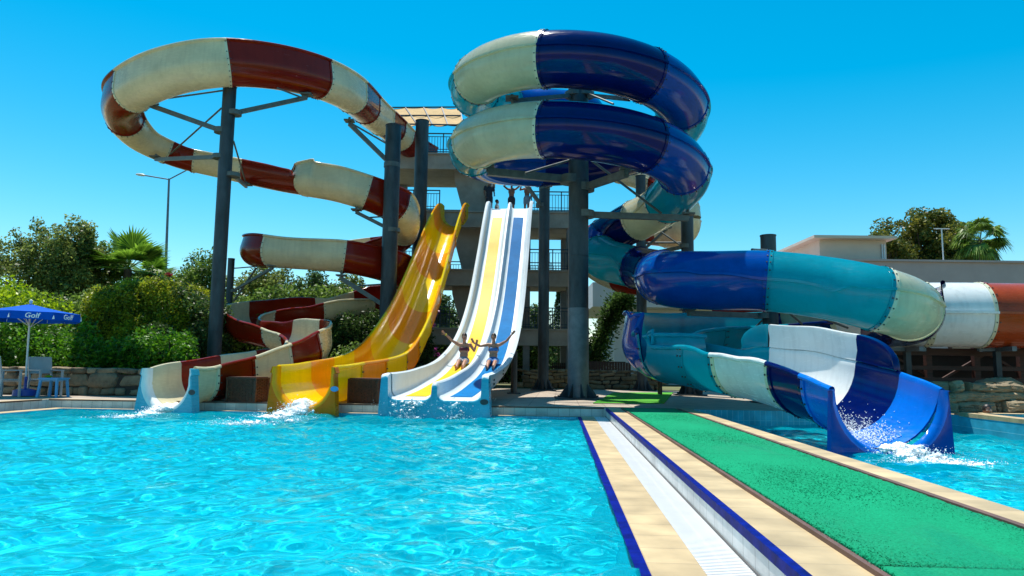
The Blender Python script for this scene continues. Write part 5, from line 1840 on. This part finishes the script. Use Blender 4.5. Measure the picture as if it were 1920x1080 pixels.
def hair(root, hd, length=.0, s=1.0):
    c, f, u_, x, rot = hd
    h = MB()
    h.ellipsoid(c + u_ * .035 * s - f * .022, (.086 * s, .098 * s, .10 * s), 16, 12, rot, jit=.02)
    if length:
        h.ellipsoid(c - f * .07 - u_ * (.03 + length / 2), (.07, .045, .06 + length / 2), 12, 8, rot, jit=.04)
    h.build('hair', M['hair'], root, smooth=60)


def person(base, label, J, skin, clothes, long_hair=0, face=(0, -1, 0), vox=.011, band=None, group=None, hand_n=None):
    """J: joints in world space"""
    root = thing('person', base, label, 'person', group)
    b = MB()
    pel, chest, neck, hd = J['pelvis'], J['chest'], J['neck'], J['head']
    for k in ('pelvis', 'chest', 'neck', 'head'): J[k] = Vector(J[k])
    sp = (J['chest'] - J['pelvis']).normalized()
    x = (Vector(J['shoulder_r']) - Vector(J['shoulder_l'])).normalized()
    fwd = sp.cross(x) * -1
    rot = Matrix((x, x.cross(sp) * -1, sp)).transposed()
    b.ellipsoid(J['pelvis'], (.165, .115, .13), 14, 10, rot)
    b.ellipsoid(J['pelvis'].lerp(J['chest'], .45), (.135, .095, .17), 14, 10, rot)
    b.ellipsoid(J['chest'], (.17, .11, .19), 14, 10, rot)
    b.ellipsoid(J['chest'].lerp(J['neck'], .6), (.14, .075, .07), 14, 10, rot)
    limb(b, [J['chest'].lerp(J['neck'], .6), J['neck'], J['head']], [.075, .055, .05])
    for s in ('l', 'r'):
        sh, el, wr = Vector(J['shoulder_' + s]), Vector(J['elbow_' + s]), Vector(J['wrist_' + s])
        limb(b, [J['chest'].lerp(J['neck'], .55), sh], [.07, .056])
        limb(b, [sh, sh.lerp(el, .45), el, el.lerp(wr, .3), wr], [.055, .05, .037, .041, .025])
        hn = hand_n if hand_n else (0, -1, 0)
        hand(b, wr, wr - el if 'hand_' + s not in J else Vector(J['hand_' + s]), hn, .35)
        hp, kn, an_, to = [Vector(J[q + s]) for q in ('hip_', 'knee_', 'ankle_', 'toe_')]
        limb(b, [hp, hp.lerp(kn, .4), kn, kn.lerp(an_, .3), an_], [.092, .082, .055, .058, .036])
        limb(b, [an_, an_.lerp(to, .55), to], [.038, .036, .022])
    H = head(b, J['head'], face)
    me = remeshed(b, 'body', skin, vox)
    link('body', me, root)
    for nm, mt, kind in clothes:
        c = MB()
        if kind == 'shorts':
            c.ellipsoid(J['pelvis'], (.178, .128, .14), 14, 10, rot)
            for s in ('l', 'r'):
                hp, kn = Vector(J['hip_' + s]), Vector(J['knee_' + s])
                limb(c, [hp, hp.lerp(kn, .6)], [.105, .092])
        elif kind == 'briefs':
            c.ellipsoid(J['pelvis'], (.174, .124, .115), 14, 10, rot)
            for s in ('l', 'r'):
                hp, kn = Vector(J['hip_' + s]), Vector(J['knee_' + s]); limb(c, [hp, hp.lerp(kn, .1)], [.1, .096])
        elif kind == 'top':
            c.ellipsoid(J['chest'] - sp * .03, (.180, .125, .085), 14, 10, rot)
            for k in (-1, 1): c.ellipsoid(J['chest'] - sp * .02 + x * k * .075 + fwd * .075, (.07, .06, .06), 10, 8, rot)
        elif kind == 'shirt':
            c.ellipsoid(J['chest'], (.19, .13, .2), 14, 10, rot); c.ellipsoid(J['pelvis'].lerp(J['chest'], .4), (.165, .12, .2), 14, 10, rot)
            for s in ('l', 'r'):
                sh, el = Vector(J['shoulder_' + s]), Vector(J['elbow_' + s]); limb(c, [sh, sh.lerp(el, .5)], [.075, .07])
        link(nm, remeshed(c, nm, M[mt], .014), root)
    hair(root, H, long_hair)
    face_parts(root, H)
    if band:
        s, mt = band
        el, wr = Vector(J['elbow_' + s]), Vector(J['wrist_' + s])
        c = MB(); c.tube([wr.lerp(el, .03), wr.lerp(el, .15)], .036, 14); c.build('wristband', M[mt], root, smooth=40)
    return root


def on_lane(Y, lx):
    i = int(np.argmin(np.abs(wp.P[:, 1] - Y)))
    return Vector(wp.P[i] + wp.R[i] * lx), Vector(wp.T[i]), Vector(wp.U[i]), Vector(wp.R[i])


def slider(Y, lx, label, arm_l, arm_r, clothes, **kw):
    """sitting on the slide, facing down it, feet first. 'l' is the viewer's left"""
    p, T, U, Rr_ = on_lane(Y, lx)
    f = Vector((T.x, T.y, 0)).normalized()
    x = Vector((1, 0, 0))
    pel = p + U * .125
    chest = pel + Vector((0, 0, .36)) - f * .10
    neck = pel + Vector((0, 0, .57)) - f * .10
    hd = pel + Vector((0, 0, .74)) - f * .07
    J = dict(pelvis=pel, chest=chest, neck=neck, head=hd)
    for s, k in (('l', -1), ('r', 1)):
        J['shoulder_' + s] = chest + Vector((0, 0, .14)) + x * k * .19
        pk, Tk, Uk, _ = on_lane(Y - .40, lx + 0); pa, Ta, Ua, _ = on_lane(Y - .80, lx)
        J['hip_' + s] = pel + x * k * .09 - U * .015
        J['knee_' + s] = pk + Uk * .16 + x * k * .10
        J['ankle_' + s] = pa + Ua * .055 + x * k * .09
        J['toe_' + s] = pa + Ua * .17 + Ta * .08 + x * k * .11
    for s, a in (('l', arm_l), ('r', arm_r)):
        J['elbow_' + s] = J['shoulder_' + s] + Vector(a[0]); J['wrist_' + s] = J['elbow_' + s] + Vector(a[1])
        if len(a) > 2: J['hand_' + s] = a[2]
    return person(p, label, J, clothes=clothes, face=f + Vector((.0, 0, -.05)), **kw)


slider(22.5, .47, 'bather in wine red top and patterned shorts sliding with one arm flung out left', ((-.22, -.06, .13), (-.19, -.08, .19)), ((.13, -.06, -.20), (.07, -.14, .20), (.2, -.1, 1)),
       [('swim_top', 'swim_red', 'top'), ('swim_shorts', 'swim_pattern', 'shorts')], skin=M['skin'], long_hair=.05, band=('l', 'wrist'))
slider(22.5, -.47, 'bather in blue swimwear sliding with one arm raised to the right', ((-.24, -.08, -.05), (-.20, -.08, .10), (-.5, -.1, 1)), ((.22, -.04, .13), (.16, -.02, .20)),
       [('swim_top', 'swim_blue', 'top'), ('swim_shorts', 'swim_blue', 'shorts')], skin=M['skin'], long_hair=.0)


def stander(u, Y, z, label, skin, clothes, arms, rz=0, s=1.0, face=(0, -1, 0), long_hair=0):
    x0 = at(u, 380, Y).x
    b = Vector((x0, Y, z))
    rot = Matrix.Rotation(rz, 3, 'Z')
    def q(x, y, zz): return b + rot @ Vector((x, y, zz)) * s
    J = dict(pelvis=q(0, 0, .93), chest=q(0, .0, 1.27), neck=q(0, .01, 1.48), head=q(0, -.01, 1.64))
    for sd, k in (('l', -1), ('r', 1)):
        J['shoulder_' + sd] = q(k * .2, 0, 1.41)
        J['hip_' + sd] = q(k * .09, 0, .9); J['knee_' + sd] = q(k * .1, -.03, .49); J['ankle_' + sd] = q(k * .11, .02, .07); J['toe_' + sd] = q(k * .13, -.16, .03)
    for sd, a in zip(('l', 'r'), arms):
        J['elbow_' + sd] = q(*a[0]); J['wrist_' + sd] = q(*a[1])
        if len(a) > 2: J['hand_' + sd] = rot @ Vector(a[2])
    return person(b, label, J, skin, clothes, face=rot @ Vector(face), vox=.014, long_hair=long_hair)


stander(959, 34.9, ZS[2], 'man standing on the tower with both hands on his head', M['skin_dark'], [('swim_shorts', 'swim_dark', 'shorts')],
        (((-.40, -.02, 1.56), (-.16, -.02, 1.74), (1, 0, .3)), ((.40, -.02, 1.56), (.16, -.02, 1.74), (-1, 0, .3))))
stander(988, 34.7, ZS[2], 'man with a raised hand at the top of the blue lane', M['skin_dark'], [('swim_shorts', 'swim_grey', 'shorts')],
        (((-.34, -.12, 1.34), (-.20, -.2, 1.58), (.3, 0, 1)), ((.26, .02, 1.14), (.27, -.1, .9))), rz=R(-35))
stander(917, 34.6, ZS[2], 'person in dark clothes standing at the top left corner of the white slide', M['skin_dark'], [('shirt', 'swim_dark', 'shirt'), ('swim_shorts', 'swim_dark', 'shorts')],
        (((-.26, .0, 1.14), (-.24, -.1, .9)), ((.26, -.02, 1.14), (.2, -.2, .98))), rz=R(20))
stander(932, 37.6, ZS[2], 'person in white shirt waiting behind the yellow lane', M['skin_dark'], [('shirt', 'shirt_white', 'shirt'), ('swim_shorts', 'swim_dark', 'shorts')],
        (((-.26, .0, 1.14), (-.24, -.1, .9)), ((.26, -.02, 1.14), (.24, -.1, .9))), rz=R(90), s=.85)

# bather in the small upper pool, only head and shoulders above the water
p = at(1853, 772, 14.9)
zz = D - 1.10
def q(x, y, z_): return Vector((p.x + x, p.y + y, zz + z_))
J = dict(pelvis=q(0, 0, .5), chest=q(0, .03, .84), neck=q(0, .04, 1.05), head=q(0, .02, 1.21), shoulder_l=q(-.2, .03, .98), shoulder_r=q(.2, .03, .98),
         elbow_l=q(-.3, -.1, .78), wrist_l=q(-.16, -.3, .84), elbow_r=q(.3, -.1, .78), wrist_r=q(.16, -.3, .84))
for sd, k in (('l', -1), ('r', 1)):
    J['hip_' + sd] = q(k * .09, 0, .47); J['knee_' + sd] = q(k * .12, -.42, .5); J['ankle_' + sd] = q(k * .12, -.46, .1); J['toe_' + sd] = q(k * .13, -.62, .06)
person((p.x, p.y, zz + .37), 'dark-haired bather sitting in the small upper pool by the rocks', J, M['skin_dark'], [('swim_top', 'swim_dark', 'top')], long_hair=.1, face=(-.3, -1, 0), vox=.014)


# ------------------------------------------------------------------ white water
def splash(name, pts, n, spread, size, label, seed, lumps=90, lump=.05):
    """a connected lumpy mass of white water with fine drops thrown off it"""
    g = np.random.default_rng(seed)
    pts = [np.array(p, float) for p in pts]; spread = [np.array(q, float) for q in spread]
    seg = len(pts) - 1

    def pick(k):
        t = g.random() * seg
        i = min(int(t), seg - 1); f = t - i
        sp_ = (spread[i] * (1 - f) + spread[i + 1] * f) * k
        c = pts[i] * (1 - f) + pts[i + 1] * f
        o_ = g.normal(size=3) * sp_
        if c[2] < .1: o_[2] = abs(o_[2])
        return c + o_, 1 - .55 * t / seg
    core = MB()
    for _ in range(lumps):
        c, k = pick(.7)
        r_ = lump * k * math.exp(g.normal(0, .4))
        core.ellipsoid(c, (r_ * 1.6, r_ * 1.2, r_ * .55), 8, 6, Matrix.Rotation(g.uniform(0, 3), 3, 'Z'), jit=.25)
    tmp = remeshed(core, name, M['foam'], .016, 1)
    co = np.zeros(len(tmp.vertices) * 3); tmp.vertices.foreach_get('co', co); co = co.reshape(-1, 3)
    no = np.zeros(len(tmp.vertices) * 3); tmp.vertices.foreach_get('normal', no); no = no.reshape(-1, 3)
    co += no * g.normal(0, .011, (len(co), 1))
    tmp.vertices.foreach_set('co', co.ravel()); tmp.update()
    mb = MB()
    mb.v = [tuple(q) for q in co]; mb.f = [tuple(p_.vertices) for p_ in tmp.polygons]; mb.m = [0] * len(mb.f)
    bpy.data.meshes.remove(tmp)
    for _ in range(n):
        c, k = pick(1.15)
        r_ = size * math.exp(g.normal(0, .55))
        mb.ellipsoid(c, (r_ * g.uniform(.7, 1.6), r_ * g.uniform(.7, 1.5), r_ * g.uniform(.6, 1.3)), 4, 3, Matrix.Rotation(g.uniform(0, 3), 3, 'Z'))
    o = mb.build(name, M['foam'], None, smooth=180)
    o['kind'] = 'stuff'
    tag(o, label, 'splash')
    return o


ex = Vector(rp.P[-1]) + Vector((0, 0, -.57)); T = Vector(rp.T[-1])
splash('splash', [ex - T * .3, ex + T * .25 + Vector((0, 0, -.02)), ex + T * .5 + Vector((-.1, 0, -.16)), gr(270, 779, 0), gr(215, 784, 0)], 4500, [(.10, .03, .01), (.12, .05, .03), (.16, .1, .03), (.3, .06, .02), (.25, .05, .01)], .004, 'white water running off the cream flume exit', 1, 130, .05)
ex = Vector(yp.P[-1]) + Vector((0, 0, -.59)); T = Vector(yp.T[-1])
splash('splash', [ex - T * .2, ex + T * .25 + Vector((0, 0, -.02)), ex + T * .5 + Vector((-.1, 0, -.18)), gr(500, 788, 0), gr(440, 797, 0)], 6000, [(.10, .03, .02), (.12, .05, .06), (.16, .1, .07), (.34, .12, .03), (.3, .08, .01)], .0045, 'white splash gushing from the yellow slide exit', 2, 170, .055)
ex = Vector(wp.P[-1]); T = Vector(wp.T[-1])
for k, lab in ((.5, 'thin white splash below the yellow lane'), (-.5, 'thin white splash below the blue lane')):
    c = ex + Vector((-k * 1.06, 0, 0))
    splash('splash', [c + T * .1, c + T * .34 + Vector((0, 0, -.1)), c + T * .38 + Vector((0, 0, -.38)), Vector((c.x, c.y - .55, .0))], 500, [(.3, .02, .01), (.25, .03, .04), (.18, .05, .04), (.22, .12, .01)], .005, lab, 3 + int(k * 2), 34, .03)
ex = Vector(bp_.P[-1]) + Vector((0, 0, -.80)); T = Vector(bp_.T[-1])
splash('splash', [ex + T * .05 + Vector((0, 0, .03)), ex + T * .4 + Vector((.05, 0, .03)), ex + T * .75 + Vector((.1, 0, .0)), Vector((ex.x + .15, ex.y - 1.0, WZ2)), Vector((ex.x + .3, ex.y - 1.2, WZ2 - .03))], 4000, [(.10, .05, .01), (.2, .1, .05), (.24, .14, .05), (.34, .1, .012), (.5, .12, .003)], .0045, 'white foam boiling in front of the blue slide exit', 6, 130, .045)
# thin water film with bubbles on the flume floor above the exit
i = bp_.index(len(blue_ctrl) - 3.2)
c0 = bp_.P[i]
g = np.random.default_rng(9); mb = MB()
for _ in range(1800):
    k = int(g.integers(i - 16, i + 26)); k = min(k, len(bp_.P) - 1)
    a_ = g.normal(-1.75, .24); rr = bp_.ex[k][2] - .012
    mb.ellipsoid(bp_.P[k] + bp_.R[k] * rr * math.cos(a_) + bp_.U[k] * rr * math.sin(a_) + g.normal(0, .01, 3), g.uniform(.005, .014), 5, 3)
o = mb.build('water_spray', M['foam'], None, smooth=180); o['kind'] = 'stuff'; tag(o, 'speckled white water sheet on the navy flume floor above the blue exit', 'spray')
